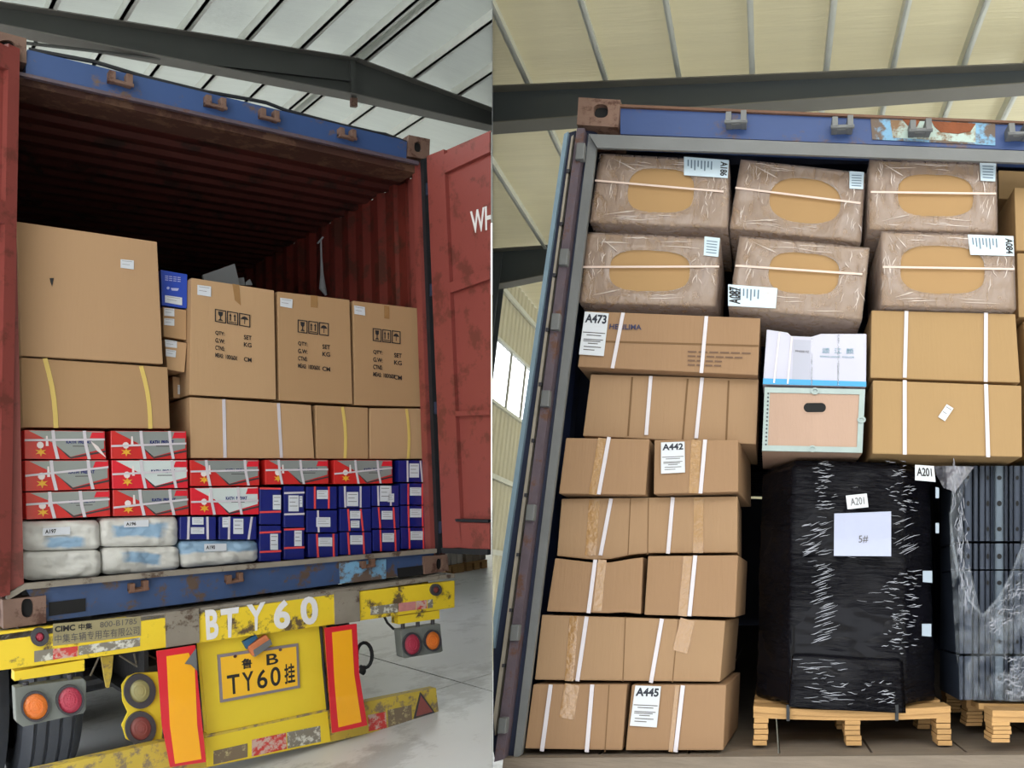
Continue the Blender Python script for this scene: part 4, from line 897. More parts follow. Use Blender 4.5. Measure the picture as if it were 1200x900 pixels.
# supporting chassis (below the frame)
CHS = Thing(R, 'trailer', 'trailer chassis under the packed container, just below the picture', 'trailer', origin=(1.1, 1, FR))
for x in (.4, 1.7): CHS.part('chassis_rail', box((x, .1, -.5), (x+.12, 11, -.19)), DARK)
for x in (.2, .5, 1.6, 1.9):
    for yy in (1.6, 2.9): CHS.part('wheel', tyre(x, yy, .24), TYRE) if False else None
for yy in (.6, 5, 9): CHS.part('support_leg', box((.42, yy, FR), (.5, yy+.1, -.5)), DARK); CHS.part('support_leg', box((1.72, yy, FR), (1.8, yy+.1, -.5)), DARK)

# ---------------------------------- wrapped cartons
def wrapped(quad, label, y, lab, rot_text, strap, hole, depth=.42, under=None):
    t = carton(R, quad, label, y, depth, CUTOUT, cat='carton', group=None)
    q = t.q
    n = 48; cu, cv, ru, rv, pw = hole
    inner, outer = [], []
    for k in range(n):
        a = 2*math.pi*k/n; c, s = math.cos(a), math.sin(a)
        e = 2/pw; iu = cu+ru*math.copysign(abs(c)**e, c); iv = cv+rv*math.copysign(abs(s)**e, s)
        m_ = max(abs(c), abs(s)); ou, ov = .5+.5*c/m_, .5+.5*s/m_
        inner.append((iu, iv)); outer.append((ou, ov))
    rings = 7; v, f = [], []
    for r_ in range(rings):
        w = r_/(rings-1)
        for k in range(n):
            u = inner[k][0]*(1-w)+outer[k][0]*w; vv = inner[k][1]*(1-w)+outer[k][1]*w
            p = uvp(q, u, vv)
            nn = noise.noise(Vector((p.x*14, p.z*14, y*30)))*.006+noise.noise(Vector((p.x*40, p.z*14, y*30+5)))*.003
            p = p+FRONT*(.006+(nn+.004 if 0 < r_ < rings-1 else .002)); v.append(p)
    for r_ in range(rings-1):
        for k in range(n): a, b = r_*n+k, r_*n+(k+1) % n; f.append((a, b, b+n, a+n))
    b0 = len(v)
    for k in range(n):
        p = v[(rings-1)*n+k]; cen = uvp(q, .5, .5); d = Vector((p.x-cen.x, 0, p.z-cen.z)); v[(rings-1)*n+k] = p+d.normalized()*.0025
        v.append(Vector((p.x, y+depth*.95, p.z))+d.normalized()*.0025)
    for k in range(n): f.append(((rings-1)*n+k, (rings-1)*n+(k+1) % n, b0+(k+1) % n, b0+k))
    t.part('film_wrap', (v, f), PALEFILM, smooth=True, label='wrinkled clear film with an open oval')
    # bead where the film's opening is rolled
    t.part('film_bead', tube([v[k]+FRONT*.001 for k in range(n)]+[v[0]+FRONT*.001], .0016, 5, False), CLEARFILM)
    t.part('strap', ribbon(R, strap, .008, y, .012, .002), mat('pink_strap', (214, 192, 182), .35))
    fo = []  # film folds as opaque pale tubes, their glint put into the colour
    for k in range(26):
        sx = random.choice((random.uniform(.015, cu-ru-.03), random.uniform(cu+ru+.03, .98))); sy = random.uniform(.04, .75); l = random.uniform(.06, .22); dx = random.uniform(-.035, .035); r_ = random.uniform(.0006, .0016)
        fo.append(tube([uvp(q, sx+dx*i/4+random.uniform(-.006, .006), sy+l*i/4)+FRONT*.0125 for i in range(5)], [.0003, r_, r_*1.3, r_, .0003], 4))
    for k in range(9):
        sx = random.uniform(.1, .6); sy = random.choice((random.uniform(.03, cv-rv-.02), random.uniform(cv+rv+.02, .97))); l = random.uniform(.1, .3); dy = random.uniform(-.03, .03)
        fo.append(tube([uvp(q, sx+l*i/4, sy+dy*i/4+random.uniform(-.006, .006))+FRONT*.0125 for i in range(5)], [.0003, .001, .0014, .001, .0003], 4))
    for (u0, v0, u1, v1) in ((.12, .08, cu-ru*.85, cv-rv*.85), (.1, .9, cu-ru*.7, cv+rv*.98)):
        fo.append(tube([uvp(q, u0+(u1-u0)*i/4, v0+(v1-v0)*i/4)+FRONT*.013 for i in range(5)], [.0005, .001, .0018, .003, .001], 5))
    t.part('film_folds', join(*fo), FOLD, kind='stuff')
    qq = Q(R, y, *lab); o = t.part('label_sheet', plate(qq, .014, .001), mat('label_bluewhite', (190, 208, 222), .4, var=.05, coat=.4))
    if rot_text: t.part('lettering', text_on([uvp(qq, *rot_text[1][i]) for i in range(4)], rot_text[0], off=.0155, bold=.03), INK, parent=o)
    g = [plate([uvp(qq, *c) for c in ((.08+.075*i, .15), (.11+.075*i, .15), (.11+.075*i, .5+.3*((i*7) % 3)/3), (.08+.075*i, .5+.3*((i*7) % 3)/3))], .0152, .0004) for i in range(8)] if rot_text and rot_text[2] else [plate(sub(qq, .15, .2+i*.15, .85, .25+i*.15), .0152, .0004) for i in range(5)]
    t.part('printed_lines', join(*g), mat('blue_grey_ink', (96, 116, 136), .6), parent=o, kind='stuff')
    return t
rt = ((.98, .12), (.98, .9), (.82, .9), (.82, .12))      # text turned to read downwards
wrapped(((703.5, 181), (855, 190), (853, 268), (690.5, 261)), 'film-wrapped carton at the top left corner, label A186 across its top', .08, ((802, 186), (854.5, 190), (853, 211), (802, 207.5)), ('A186', rt, True), ((698, 213.5), (848, 226.5)), (.5, .5, .25, .33, 3))
wrapped(((868, 188), (1014.5, 204), (1009, 285), (854.5, 268)), 'film-wrapped carton in the middle of the top row, tilted down to the right', .10, ((995, 203), (1012, 204), (1011, 224), (995, 223)), None, ((862, 222), (1008, 240)), (.55, .5, .28, .33, 2.4))
wrapped(((1018.5, 188), (1167.5, 193), (1168.5, 273), (1018, 269)), 'film-wrapped carton at the right of the top row', .06, ((1147, 192), (1166, 193), (1165, 215), (1148, 214)), None, ((1020, 227), (1166, 229)), (.52, .5, .3, .31, 3))
wrapped(((687.5, 273), (844.5, 280.5), (839, 360), (679, 355.5)), 'film-wrapped carton under the A186 carton, against the left frame', .08, ((826, 279), (844, 281), (842, 303), (825, 301)), None, ((683, 314.5), (843, 314)), (.5, .52, .3, .3, 3))
wrapped(((866.5, 277.5), (1019, 291.5), (1010, 375.5), (853.5, 361.5)), 'film-wrapped carton in the middle of the second row with label A087', .04, ((853.5, 335), (911, 339.5), (909, 363), (853.5, 360)), ('A087', ((.02, .9), (.02, .1), (.26, .1), (.26, .9)), True), ((862, 313), (1010, 323)), (.53, .44, .27, .29, 3))
wrapped(((1032, 272), (1187.5, 277.5), (1190, 363.5), (1032.5, 358.5)), 'film-wrapped carton at the right of the second row with label A084', .05, ((1133, 277), (1186, 279), (1187, 302), (1136, 300.5)), ('A084', rt, True), ((1034, 314.5), (1187, 317)), (.46, .5, .32, .33, 3))
# cartons
def kraft(quad, label, y=.08, depth=.45, m=0, straps=(), sw=.0135, tapes=(), seams=(), skew=(0, 0), sm=None, poly=None):
    t = carton(R, quad, label, y, depth, KRAFT_R[m], straps=(), skew=skew, poly=poly)
    for s in seams: t.part('flap_seam', ribbon(R, s, .007 if 'A473' in label else .003, y, .0008, .0008), mat('seam_brown', (112, 84, 56), .9))  # dark brown lines along the flap seams
    for s, w in tapes: t.part('packing_tape', ribbon(R, s, w, y, .0015, .0008), TAPE)
    for s in straps: t.part('strap', ribbon(R, s, sw, y, .004, .0018), sm or STRAP)
    return t
def docket(t, px, code):
    q = Q(R, t.y, *px); o = t.part('label_sheet', plate(q, .007, .001), WHITE, label='white label reading '+code)
    t.part('lettering', text_on(sub(q, .06, .05, .94, .26), code, off=.0085, bold=.035), mat('label_ink', (30, 36, 52), .6), parent=o)
    t.part('printed_lines', join(*[plate(sub(q, a, b, c, b+.02), .0082, .0004) for a, b, c in ((.04, .47, .95), (.2, .53, .8), (.1, .63, .9), (.1, .67, .8), (.3, .72, .7), (.15, .8, .85), (.15, .87, .6))]), GINK, parent=o, kind='stuff')
a473 = kraft(((685.5, 364), (892, 372.5), (889, 440), (676, 430)), 'long carton labelled A473 with a black seam along its middle', .05, m=0, straps=(((730.5, 367), (718, 432)), ((828, 371), (822, 437.5))),
             seams=(((681, 399.5), (889, 405.5)),))
docket(a473, ((686, 366), (714, 368), (708, 418), (679, 416)), 'A473')
a473.part('lettering', text_on(Q(R, .05, (715, 380), (752, 381), (752, 387), (714, 386)), 'HERILIMA', off=.0045, bold=.02), mat('navy_ink', (46, 48, 84), .6))
for i, (xe, n_) in enumerate(((882, 6), (872, 6), (848, 4), (847, 4))): a473.part('printed_lines', join(*[plate(Q(R, .05, (806+(xe-806)*k/n_, 411.5+i*5.1+k*.35), (806+(xe-806)*(k+.82)/n_, 411.8+i*5.1+k*.35), (806+(xe-806)*(k+.82)/n_, 413.5+i*5.1+k*.35), (806+(xe-806)*k/n_, 413.2+i*5.1+k*.35)), .003, .0005) for k in range(n_)]), mat('brown_ink', (104, 78, 62), .7), kind='stuff')
kraft(((691.5, 438), (890, 444), (887, 521), (682, 511)), 'wide carton with two white straps and folded creases, right under the A473 carton', .10, m=1, straps=(((763, 441), (757.5, 510)), ((823, 443), (816, 514))), seams=(((741, 442), (736, 511)), ((806, 444), (800, 515)), ((854, 446), (851, 517))))
kraft(((662.5, 512.5), (762, 514), (757, 580.5), (654, 579)), 'carton with a dark dent and one strap, left of the A442 carton', .03, m=0, straps=(((714, 512.5), (702, 579.5)),), tapes=(((( 706, 513.5), (695, 579.5)), .03),))
a442 = kraft(((766, 515), (866, 515), (866, 577), (765, 579.5)), 'carton labelled A442 whose right side is turned into view', .03, m=0, straps=(((826.5, 515.5), (821, 578.5)),), tapes=((((816, 516), (813, 578)), .035),), skew=(.035, 0))
docket(a442, ((775, 519), (802.5, 518), (803, 554), (775, 555.5)), 'A442')
kraft(((658, 584.5), (865, 581), (864.5, 648), (790, 650), (762, 649)) if False else ((658, 584), (865, 581), (864, 648), (652.5, 652)), 'wide carton with two straps between the A442 carton and the crushed carton', .08, m=1, poly=((658, 584.5), (864.5, 581.5), (864, 647.5), (790, 648), (762, 648), (740, 650), (716, 655), (697, 656), (672, 653.5), (652.5, 651.5)), straps=(((716.5, 584.5), (704, 651)), ((788.7, 583), (783, 649))), seams=(((739, 584), (736, 650)), ((760, 584), (759, 650))), tapes=((((697, 586), (692, 651)), .04), (((819, 583), (818, 648)), .035)))
kraft(((650.5, 655), (754, 654), (751, 720), (640.5, 717.5)), 'crushed carton with a sagging top, left one under the wide two-strap carton', .04, m=0, poly=((650.5, 654), (672, 656.5), (697, 659.5), (715, 659), (738, 655), (753.5, 653), (751, 719.5), (731, 717.5), (712, 718.5), (640.5, 716.5)), straps=(((698, 656), (690, 718.5)),), tapes=((((706, 656), (700, 716)), .03),))
kraft(((758.5, 651), (866, 650), (862.5, 724), (754, 721)), 'taped carton with one strap, right of the crushed carton', .04, m=0, straps=(((815, 651), (808, 722)),), tapes=((((806, 652), (800, 722)), .03),), skew=(.02, 0))
kraft(((634, 720), (851, 727), (845, 799.5), (625.5, 797)), 'wide carton with two straps and a torn tape spot, resting on the two bottom cartons', .05, m=1, straps=(((688, 722.5), (677, 798)), ((776, 725), (763, 800))), seams=(((733, 723), (730, 799)), ((795, 726), (788, 800))), tapes=((((673, 722), (667, 798)), .03), (((806, 726), (797, 764)), .05)), skew=(.03, 0))
kraft(((624, 801.5), (736, 801.5), (730, 880), (614, 878)), 'bottom left carton with two straps, standing on the sill', .03, m=0, straps=(((646, 802), (635.5, 880)), ((694.5, 802), (688, 881))), tapes=((((671, 802), (664, 842)), .05),), seams=(((714, 802), (709, 881)),))
a445 = kraft(((739.5, 802), (852, 802), (848.5, 880), (732, 880)), 'bottom carton labelled A445, its right side turned into view', .03, m=0, straps=(((800.5, 803), (791.7, 881)),), tapes=((((794, 803), (786, 881)), .014),), skew=(.03, .0))
docket(a445, ((745, 803), (775, 804), (770, 852), (738.5, 850)), 'A445')
kraft(((1020.5, 363), (1191, 367.5), (1196.5, 449), (1019, 443)), 'gold-brown carton with two white straps under the A084 carton', .07, m=2, straps=(((1062, 365), (1060, 443)), ((1155, 367), (1154.7, 448))))
c2 = kraft(((1022, 445), (1198, 451.5), (1199, 536), (1021.5, 532)), 'gold-brown carton with a tilted white sticker, above the black metal rails', .05, m=2, straps=(((1060, 446), (1060, 533)), ((1155, 450.5), (1157.5, 536))))
tag(c2, ((1109, 474), (1117, 479), (1107, 494), (1099, 489)), lines=2)
kraft(((1169.5, 199), (1260, 203), (1260, 236), (1169.5, 233)), 'flat carton in the top right corner, under the header, above the cut-off column', .3, m=2, depth=.3)
for q, l in ((((1188, 219), (1310, 222), (1312, 295), (1190, 294)), 'upper carton of the column cut off at the right edge of the picture'), (((1191, 296), (1312, 298), (1314, 374), (1193, 372)), 'middle carton of the column cut off at the right edge of the picture'), (((1199, 375.5), (1314, 378), (1318, 538), (1206, 535)), 'lower carton of the column cut off at the right edge of the picture')):
    kraft(q, l, .12, m=2, depth=.4)
# white-blue carton with a notched top
y = .05
wb = Thing(R, 'carton', 'white glossy carton with a bright blue base band and notched top, on the plywood crate', 'carton', geo=prism(Q(R, y, (898.5, 386), (923, 389.5), (927, 393.5), (951, 394.5), (962, 391), (1015.5, 391), (1015, 453.5), (894, 450.5)), (0, .4, 0)), material=BWHITE, bevel=.003); wb.y = y
wb.part('blue_band', plate(Q(R, y, (894.5, 443.5), (1015.2, 447.5), (1015, 453.3), (894, 450.3)), .001, .0015), CYAN)
for a, b in (((913.5, 390), (907, 449)), ((928, 395), (923, 450)), ((951.5, 396), (951, 452)), ((982.5, 392), (982, 452))): wb.part('plastic_strip', ribbon(R, (a, b), .006, y, .003, .001), CLEARFILM if a[0] > 930 else CHALK)
wb.part('printed_panel', plate(Q(R, y, (930, 398), (950, 399), (949, 450), (928, 449)), .0012, .001), mat('grey_white_card', (168, 170, 188), .4))
wb.part('lettering', text_on(Q(R, y, (932, 410.5), (948, 411.5), (948, 414), (932, 413)), 'PP4000 FZ', off=.003), GINK)
wb.part('lettering', text_on(Q(R, y, (963.5, 408), (1000, 408.5), (1000, 415), (963.5, 414.5)), '颂  江  颜', off=.003), mat('teal_ink', (96, 140, 158), .6), label='teal characters')
wb.part('lettering', text_on(Q(R, y, (961, 417), (1001, 418), (1001, 420.5), (961, 419.5)), 'SONG JIANG  COLOR', off=.003), mat('teal_ink', (96, 140, 158)))
# plywood crate
y = .04
cq = shrink(Q(R, y, (895.5, 453.3), (1014.5, 455.8), (1011, 531), (892.5, 528.5)), .002)
cr = Thing(R, 'plywood_crate', 'plywood crate with metal edges and an oval hand hole, above the black wrapped load', 'crate', geo=prism([p+Vector((0, .004, 0)) for p in cq], (0, .4, 0)), material=PLY); cr.y = y
e = .055
for a in ((0, 0, 1, .085), (0, .915, 1, 1)): cr.part('metal_edge', prism(sub(cq, *a), (0, .01, 0)), ALU)
for a in ((0, .085, e, .915), (1-e, .085, 1, .915)): cr.part('metal_edge', prism(sub(cq, *a), (0, .01, 0)), ALU)
hc = (954.8, 477.8)
hpx = [(hc[0]+(7.5 if math.cos(t) > 0 else -7.5)+5.6*math.cos(t), hc[1]+5.6*math.sin(t)) for t in [math.pi*2*k/24+.01 for k in range(24)]]
cr.part('hand_hole', plate(Q(R, y+.004, *hpx), .0006, .001), HOLE)
cr.part('hole_rim', ring([p+FRONT*.0012 for p in Q(R, y+.004, *[(hc[0]+(a-hc[0])*1.1, hc[1]+(b-hc[1])*1.2) for a, b in hpx])], [p+FRONT*.0012 for p in Q(R, y+.004, *hpx)], FRONT*.0012), PLY)
for c in ((955, 458.5), (1009.5, 492), (952, 526)):
    cr.part('clasp', ring([p for p in ell(R, c, 5, 4, y-.001, 16)], [p for p in ell(R, c, 3, 2.2, y-.001, 16)], FRONT*.004), ALU)
for i in range(14):
    yy = 461+i*4.6; xx = 900.5-(yy-455)*.045; cr.part('rivet', tube([R.px((xx, yy), y-.0005), R.px((xx, yy), y-.004)], .0035, 6), LAMPD)

# ---------------------------------- pallet with the black wrapped load
def px_pallet(xa, xb, ytop, ybot, y0, label, deck=14, d=.75, sag=5, blocks=None, floor_pts=None):
    zt = R.px(((xa+xb)/2, ytop), y0); P0 = R.px((xa, ybot), y0); P1 = R.px((xb, ybot), y0)
    th = Thing(R, 'pallet', label, 'pallet', None, origin=((P0.x+P1.x)/2, y0+d/2, min(P0.z, P1.z)))
    nb = 5
    for j in range(nb):
        yy = y0+(d-.1)*j/(nb-1); n = 8
        top = [R.px((xa+(xb-xa)*k/n, ytop+sag*math.sin(math.pi*k/n)), y0) for k in range(n+1)]; thk = (R.px((xa, ytop), y0)-R.px((xa, ytop+deck*.52), y0)).z
        v, f = [], []
        for p in top: v += [(p.x, yy, p.z), (p.x, yy, p.z-thk), (p.x, yy+.1, p.z), (p.x, yy+.1, p.z-thk)]
        for k in range(n):
            a = 4*k; f += [(a, a+4, a+5, a+1), (a+2, a+3, a+7, a+6), (a, a+2, a+6, a+4), (a+1, a+5, a+7, a+3)]
        f += [(0, 1, 3, 2), (4*n, 4*n+2, 4*n+3, 4*n+1)]
        th.part('deck_board', (v, f), PINE)
    # stringer board under the deck
    for yy in (y0+.005, y0+d/2-.05, y0+d-.1):
        n = 8; v, f = [], []
        for k in range(n+1):
            p = R.px((xa+(xb-xa)*k/n, ytop+deck*.54+sag*math.sin(math.pi*k/n)), y0); q2 = R.px((xa+(xb-xa)*k/n, ytop+deck+sag*.6*math.sin(math.pi*k/n)), y0)
            v += [(p.x, yy, p.z), (p.x, yy, q2.z), (p.x, yy+.09, p.z), (p.x, yy+.09, q2.z)]
        for k in range(n):
            a = 4*k; f += [(a, a+4, a+5, a+1), (a+2, a+3, a+7, a+6), (a, a+2, a+6, a+4), (a+1, a+5, a+7, a+3)]
        f += [(0, 1, 3, 2), (4*n, 4*n+2, 4*n+3, 4*n+1)]
        th.part('stringer_board', (v, f), PINE)
    for (a, b) in blocks:
        q = Q(R, y0, (a, ytop+deck+3 if (a-xa) > 40 and (xb-b) > 40 else ytop+deck), (b, ytop+deck+3 if (a-xa) > 40 and (xb-b) > 40 else ytop+deck), (b, ybot), (a, ybot))
        for yy in (0.005, d/2-.05, d-.1):
            n = 5
            for k in range(n):
                s = sub(q, 0, k/n+.01, 1, (k+1)/n-.02); off = Vector((random.uniform(-.003, .003), yy, 0))
                th.part('block', prism([p+off for p in s], (0, .09, 0)), PINE)
    return th
pa = px_pallet(883, 1114, 827.5, 874.5, .10, 'sagging pine pallet carrying the black wrapped load', blocks=((883, 899.5), (991, 1009), (1098.5, 1115)))
# black load: chamfered column with wrinkled film
def load_geo(px_prof, ytop, ybot, nz=70, seed=3, amp=1.0, zb=None):
    """px_prof: (pixel x at the foot, plane y) around the visible front, closed at the back"""
    P = []
    for (x, yy) in px_prof: P.append((R.px((x, ybot), yy), R.px((x+(1000-x)*.06, ytop), yy)))
    pts = []
    for i in range(len(P)-1):
        m = max(2, int((P[i+1][0]-P[i][0]).length/.018))
        for k in range(m): t = k/m; pts.append((P[i][0].lerp(P[i+1][0], t), P[i][1].lerp(P[i+1][1], t)))
    pts.append(P[-1]); n = len(pts); v, f = [], []
    cx = sum(p[0].x for p in pts)/n; cy = .45
    zb_ = sum(p[0].z for p in pts)/n if zb is None else zb; zt_ = min(p[1].z for p in pts)
    for j in range(nz+1):
        w = j/nz
        for i, (a, b) in enumerate(pts):
            p = a.lerp(b, w); z_ = zb_(p.x) if callable(zb_) else zb_; p.z = z_+(zt_-z_)*w
            d = Vector((p.x-cx, p.y-cy, 0)).normalized()
            r = noise.noise(Vector((p.x*5+seed, p.z*34+p.x*4, p.y*5)))*.0045+noise.noise(Vector((p.x*13, p.z*60, seed+p.y*9)))*.0025+noise.noise(Vector((p.x*3, p.z*3, seed)))*.012
            p = p+d*r*amp
            if w > .985: p = p-d*.02
            v.append(p)
    for j in range(nz):
        for i in range(n-1): a = j*n+i; f.append((a, a+1, a+n+1, a+n))
    f.append(tuple(range(n))[::-1]); f.append(tuple(nz*n+i for i in range(n)))
    # back wall closes between first and last
    for j in range(nz): f.append((j*n+n-1, j*n, (j+1)*n, (j+1)*n+n-1))
    return v, f
_a, _b = R.px((883, 827.5), .10), R.px((1114, 827.5), .10)
zdeck = lambda x: _a.z+(x-_a.x)*(_b.z-_a.z)/(_b.x-_a.x)+.003
bl_ = Thing(R, 'wrapped_load', 'black film-wrapped pallet load with a 5# paper sheet on its front', 'pallet load', geo=load_geo(((888, .62), (887, .36), (925, .13), (990, .105), (1062, .12), (1095, .26), (1085, .6)), 539, 826, seed=3, zb=zdeck), material=BLACKFILM, smooth=True)
bl_.y = .07
bl_.part('film_skirt', load_geo(((924, .098), (926, .09), (985, .075), (1050, .088), (1062, .098)), 766, 832, nz=26, seed=11, amp=.7), BLACKFILM, smooth=True)
bl_.y = .062
rc = random.Random(4); cre = []  # pale tubes modelled on the black film to imitate its glints
def glint_tube(x, y, l, a, w):
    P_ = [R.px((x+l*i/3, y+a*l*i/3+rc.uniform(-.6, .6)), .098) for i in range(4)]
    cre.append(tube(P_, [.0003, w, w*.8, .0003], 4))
for k in range(46): glint_tube(rc.gauss(962, 6), rc.uniform(542, 598), rc.uniform(3, 12), rc.uniform(-.3, .1), rc.uniform(.0008, .002))
for k in range(40): glint_tube(rc.choice((rc.gauss(1048, 5), rc.gauss(1062, 6))), rc.uniform(540, 600), rc.uniform(3, 10), rc.uniform(-.3, .3), rc.uniform(.0008, .002))
for k in range(30): glint_tube(rc.uniform(936, 962), rc.uniform(608, 658), rc.uniform(6, 20), rc.uniform(-.55, -.1), rc.uniform(.0008, .002))
for k in range(14): glint_tube(rc.uniform(1046, 1060), rc.uniform(606, 660), rc.uniform(5, 20), rc.uniform(-.6, -.2), rc.uniform(.0006, .0014))
for k in range(44): glint_tube(rc.gauss(958, 4), 664+k*2.1, rc.uniform(10, 20), rc.uniform(-.4, -.25), rc.uniform(.0007, .0017))
for k in range(80): glint_tube(rc.uniform(1032, 1074), rc.uniform(664, 766), rc.uniform(3, 13), rc.uniform(-.25, .25), rc.uniform(.0006, .0017))
for k in range(20): glint_tube(rc.uniform(930, 1060), rc.uniform(545, 760), rc.uniform(4, 16), rc.uniform(-.2, .2), rc.uniform(.0005, .001))
bl_.part('painted_glints', join(*cre), mat('film_glint', (150, 152, 164), .2, var=.2, scale=40, coat=.5), kind='stuff')
cre = []  # more pale tubes imitating glints, on the film skirt
def glint_tube2(x, y, l, a, w):
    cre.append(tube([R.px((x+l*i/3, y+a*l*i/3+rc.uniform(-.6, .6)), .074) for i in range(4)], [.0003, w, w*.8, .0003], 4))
for k in range(30): glint_tube2(rc.uniform(928, 985), rc.uniform(772, 822), rc.uniform(6, 26), rc.uniform(-.15, .15), rc.uniform(.0006, .0014))
for k in range(26): glint_tube2(rc.uniform(980, 1050), rc.uniform(800, 828), rc.uniform(4, 12), rc.uniform(-.6, .4), rc.uniform(.0006, .0017))
bl_.part('painted_glints', join(*cre), mat('film_glint', (150, 152, 164)), kind='stuff')
o = tag(bl_, ((977.5, 602), (1044, 599.5), (1044, 652), (977, 651.5)), m=mat('sheet_bluewhite', (166, 172, 200), .3, var=.06, scale=10, bump=.5, bscale=14, coat=.6), name='paper_sheet')
bl_.part('lettering', text_on(Q(R, bl_.y, (1006, 628), (1017, 627), (1017, 636), (1006, 637)), '5#', off=.007), GINK, parent=o)
o = tag(bl_, ((991, 581), (1015.5, 578.5), (1017.5, 594.5), (993, 597)), name='small_tag')
bl_.part('lettering', text_on(Q(R, bl_.y, (996, 584), (1012, 582.5), (1013, 591), (997, 593)), 'A201', off=.007), GINK, parent=o)
o = tag(bl_, ((1072, 545), (1094, 546.5), (1096, 565), (1072, 563)), name='label_sheet')
bl_.part('lettering', text_on(Q(R, bl_.y, (1074, 548), (1091, 549), (1092, 559), (1074, 558)), 'A201', off=.007, bold=.02), INK, parent=o)
for q in (((1081, 669), (1092, 669), (1092, 683), (1081, 682)), ((1080, 731), (1091, 731), (1091, 746), (1080, 745)), ((1096, 571), (1100, 572), (1100, 584), (1096, 584)), ((1096, 613), (1100, 613), (1100, 625), (1096, 625))): tag(bl_, q, m=mat('grey_sticker', (150, 164, 180), .4), name='sticker')
for x in (923.5, 1051): bl_.part('strap', prism(Q(R, .09, (x-2, 826), (x+2, 826), (x+2, 845), (x-2, 845)), (0, .004, 0)), RUBBER)

# ---------------------------------- black rails on the right pallet
px_pallet(1163, 1345, 832.5, 871, .0, 'pine pallet under the black metal rails, cut off at the right edge of the picture', blocks=((1164, 1185), (1250, 1270), (1325, 1345)), sag=1)
yR = .14
zt_ = R.px((1180, 832.5), 0).z+.016; yq = min(range(6000, 9000), key=lambda k: abs(R.px((1180, k/10), yR).z-zt_))/10
tiers = ((546, 634), (637, 667), (669, 766), (769, yq))
prof = ((1124, 1129, 0), (1130, 1139, 1), (1141, 1146, 0), (1148, 1154, 0), (1155, 1160, 1), (1161, 1165, 0), (1166, 1176, 2), (1177, 1181, 0), (1183, 1187, 0), (1188, 1196, 1), (1197, 1203, 0), (1205, 1216, 2), (1218, 1224, 0), (1226, 1240, 1), (1242, 1250, 0), (1254, 1266, 2), (1270, 1276, 0), (1280, 1292, 1), (1296, 1304, 0), (1308, 1320, 2))
for ti, (ya, yb_) in enumerate(tiers):
    tn = ('top', 'second', 'third', 'bottom')[ti]
    rb_ = Thing(R, 'rail_bundle', 'bundle of slate-black slotted metal rails standing upright, %s tier of the stack' % tn, 'rails', 'bundles of black metal rails', origin=R.px((1180, yb_), yR+.2))
    for (xa, xb, k) in prof:
        sl = .02
        dyy = .02*(k != 2)
        q = Q(R, yR+dyy, (xa, ya), (xb, ya), (xb, yb_), (xa, yb_))
        web = prism(q, (0, .006, 0)); wv = Vector((.005, 0, 0))
        g = join(web, prism([q[0], q[0]+wv, q[3]+wv, q[3]], (0, .3, 0)), prism([q[1]-wv, q[1], q[2], q[2]-wv], (0, .3, 0)))
        ob = rb_.part('rail', g, RAILF if k == 2 else RAIL)
        if k:
            xm = (xa+xb)/2
            for yy in ([ya+14, (ya+yb_)/2, yb_-14] if yb_-ya > 60 else [(ya+yb_)/2]):
                rb_.part('slot', plate(ell(R, (xm, yy), 2.8 if k == 2 else 1.8, 2.6 if yy != (ya+yb_)/2 else 3.2, yR+dyy, 12), .0006, .001), HOLE, parent=ob)
# clear film hanging round the rails
def film_sheet(pxgrid, yfun, seed=0, sub_=10):
    rows, cols = len(pxgrid), len(pxgrid[0]); v, f = [], []; NR, NC = (rows-1)*sub_, (cols-1)*sub_
    for j in range(NR+1):
        r0 = min(j//sub_, rows-2); tr_ = (j-r0*sub_)/sub_
        for i in range(NC+1):
            c0 = min(i//sub_, cols-2); tc_ = (i-c0*sub_)/sub_
            A, B, C_, D_ = pxgrid[r0][c0], pxgrid[r0][c0+1], pxgrid[r0+1][c0], pxgrid[r0+1][c0+1]
            x = (A[0]*(1-tc_)+B[0]*tc_)*(1-tr_)+(C_[0]*(1-tc_)+D_[0]*tc_)*tr_; yv = (A[1]*(1-tc_)+B[1]*tc_)*(1-tr_)+(C_[1]*(1-tc_)+D_[1]*tc_)*tr_
            dd_ = yfun(x, yv)+noise.noise(Vector((x*.09+seed, yv*.05, 0)))*.02+noise.noise(Vector((x*.25, yv*.16, seed)))*.008
            v.append(R.px((x, yv), dd_))
    for j in range(NR):
        for i in range(NC): a = j*(NC+1)+i; f.append((a, a+1, a+NC+2, a+NC+1))
    return v, f
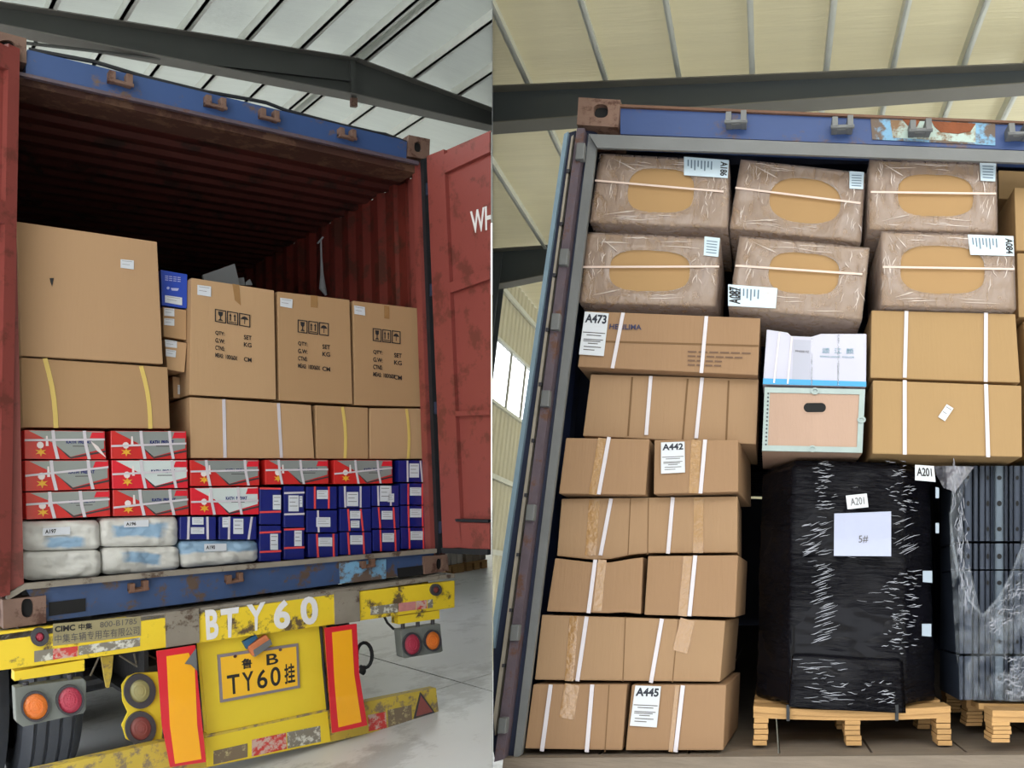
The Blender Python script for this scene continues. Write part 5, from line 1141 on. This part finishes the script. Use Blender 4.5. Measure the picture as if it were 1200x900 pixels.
fs = Thing(R, 'plastic_film', 'crinkled clear plastic film hanging round the black metal rails', 'film', geo=film_sheet((((1116, 553), (1124, 554), (1138, 555)), ((1114, 590), (1118, 590), (1124, 590)), ((1113, 640), (1122, 640), (1134, 650)), ((1116, 690), (1134, 705), (1150, 722)), ((1120, 760), (1140, 765), (1160, 768)), ((1126, 819), (1145, 821), (1165, 822))), lambda x, y: .09, 2), material=CLEARFILM, smooth=True)
fs.part('film_flap', film_sheet((((1150, 722), (1172, 700), (1192, 660), (1204, 600), (1215, 547)), ((1160, 768), (1180, 760), (1196, 740), (1220, 700), (1250, 640)), ((1165, 822), (1185, 822), (1205, 822), (1235, 822), (1260, 822))), lambda x, y: .085, 7), CLEARFILM, smooth=True)
fs.part('film_flap', film_sheet((((1094, 546), (1118, 546), (1142, 547)), ((1098, 558), (1116, 560), (1130, 562)), ((1106, 572), (1113, 574), (1119, 577))), lambda x, y: .10 if x > 1108 else .2, 4), mat('milky_film', (118, 118, 128), .25, var=.35, scale=22, bump=.6, bscale=40, coat=.6), smooth=True, label='milky bunched film')
fs.part('film_roll', tube([R.px(p, .075) for p in ((1113, 600), (1117, 640), (1124, 680), (1136, 704), (1152, 722), (1170, 702), (1186, 672), (1198, 640))], [.004, .007, .006, .005, .008, .006, .005, .004], 7), CLEARFILM, smooth=True)

cre = []; rc = random.Random(9)  # pale tubes standing in for highlights on the clear film
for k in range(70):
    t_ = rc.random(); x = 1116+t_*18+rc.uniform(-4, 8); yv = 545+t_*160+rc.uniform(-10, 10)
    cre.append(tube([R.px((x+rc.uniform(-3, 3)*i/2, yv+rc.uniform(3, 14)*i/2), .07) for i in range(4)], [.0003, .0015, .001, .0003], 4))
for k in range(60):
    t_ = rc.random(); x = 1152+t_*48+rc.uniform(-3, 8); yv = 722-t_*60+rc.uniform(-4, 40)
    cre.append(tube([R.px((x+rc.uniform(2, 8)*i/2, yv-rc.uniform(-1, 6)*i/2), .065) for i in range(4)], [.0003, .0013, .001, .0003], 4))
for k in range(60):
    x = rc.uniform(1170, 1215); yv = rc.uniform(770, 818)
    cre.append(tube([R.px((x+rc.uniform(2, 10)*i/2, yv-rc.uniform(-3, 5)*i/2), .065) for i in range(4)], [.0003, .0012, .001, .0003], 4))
fs.part('painted_glints', join(*cre), mat('film_glint', (150, 152, 164)), kind='stuff')
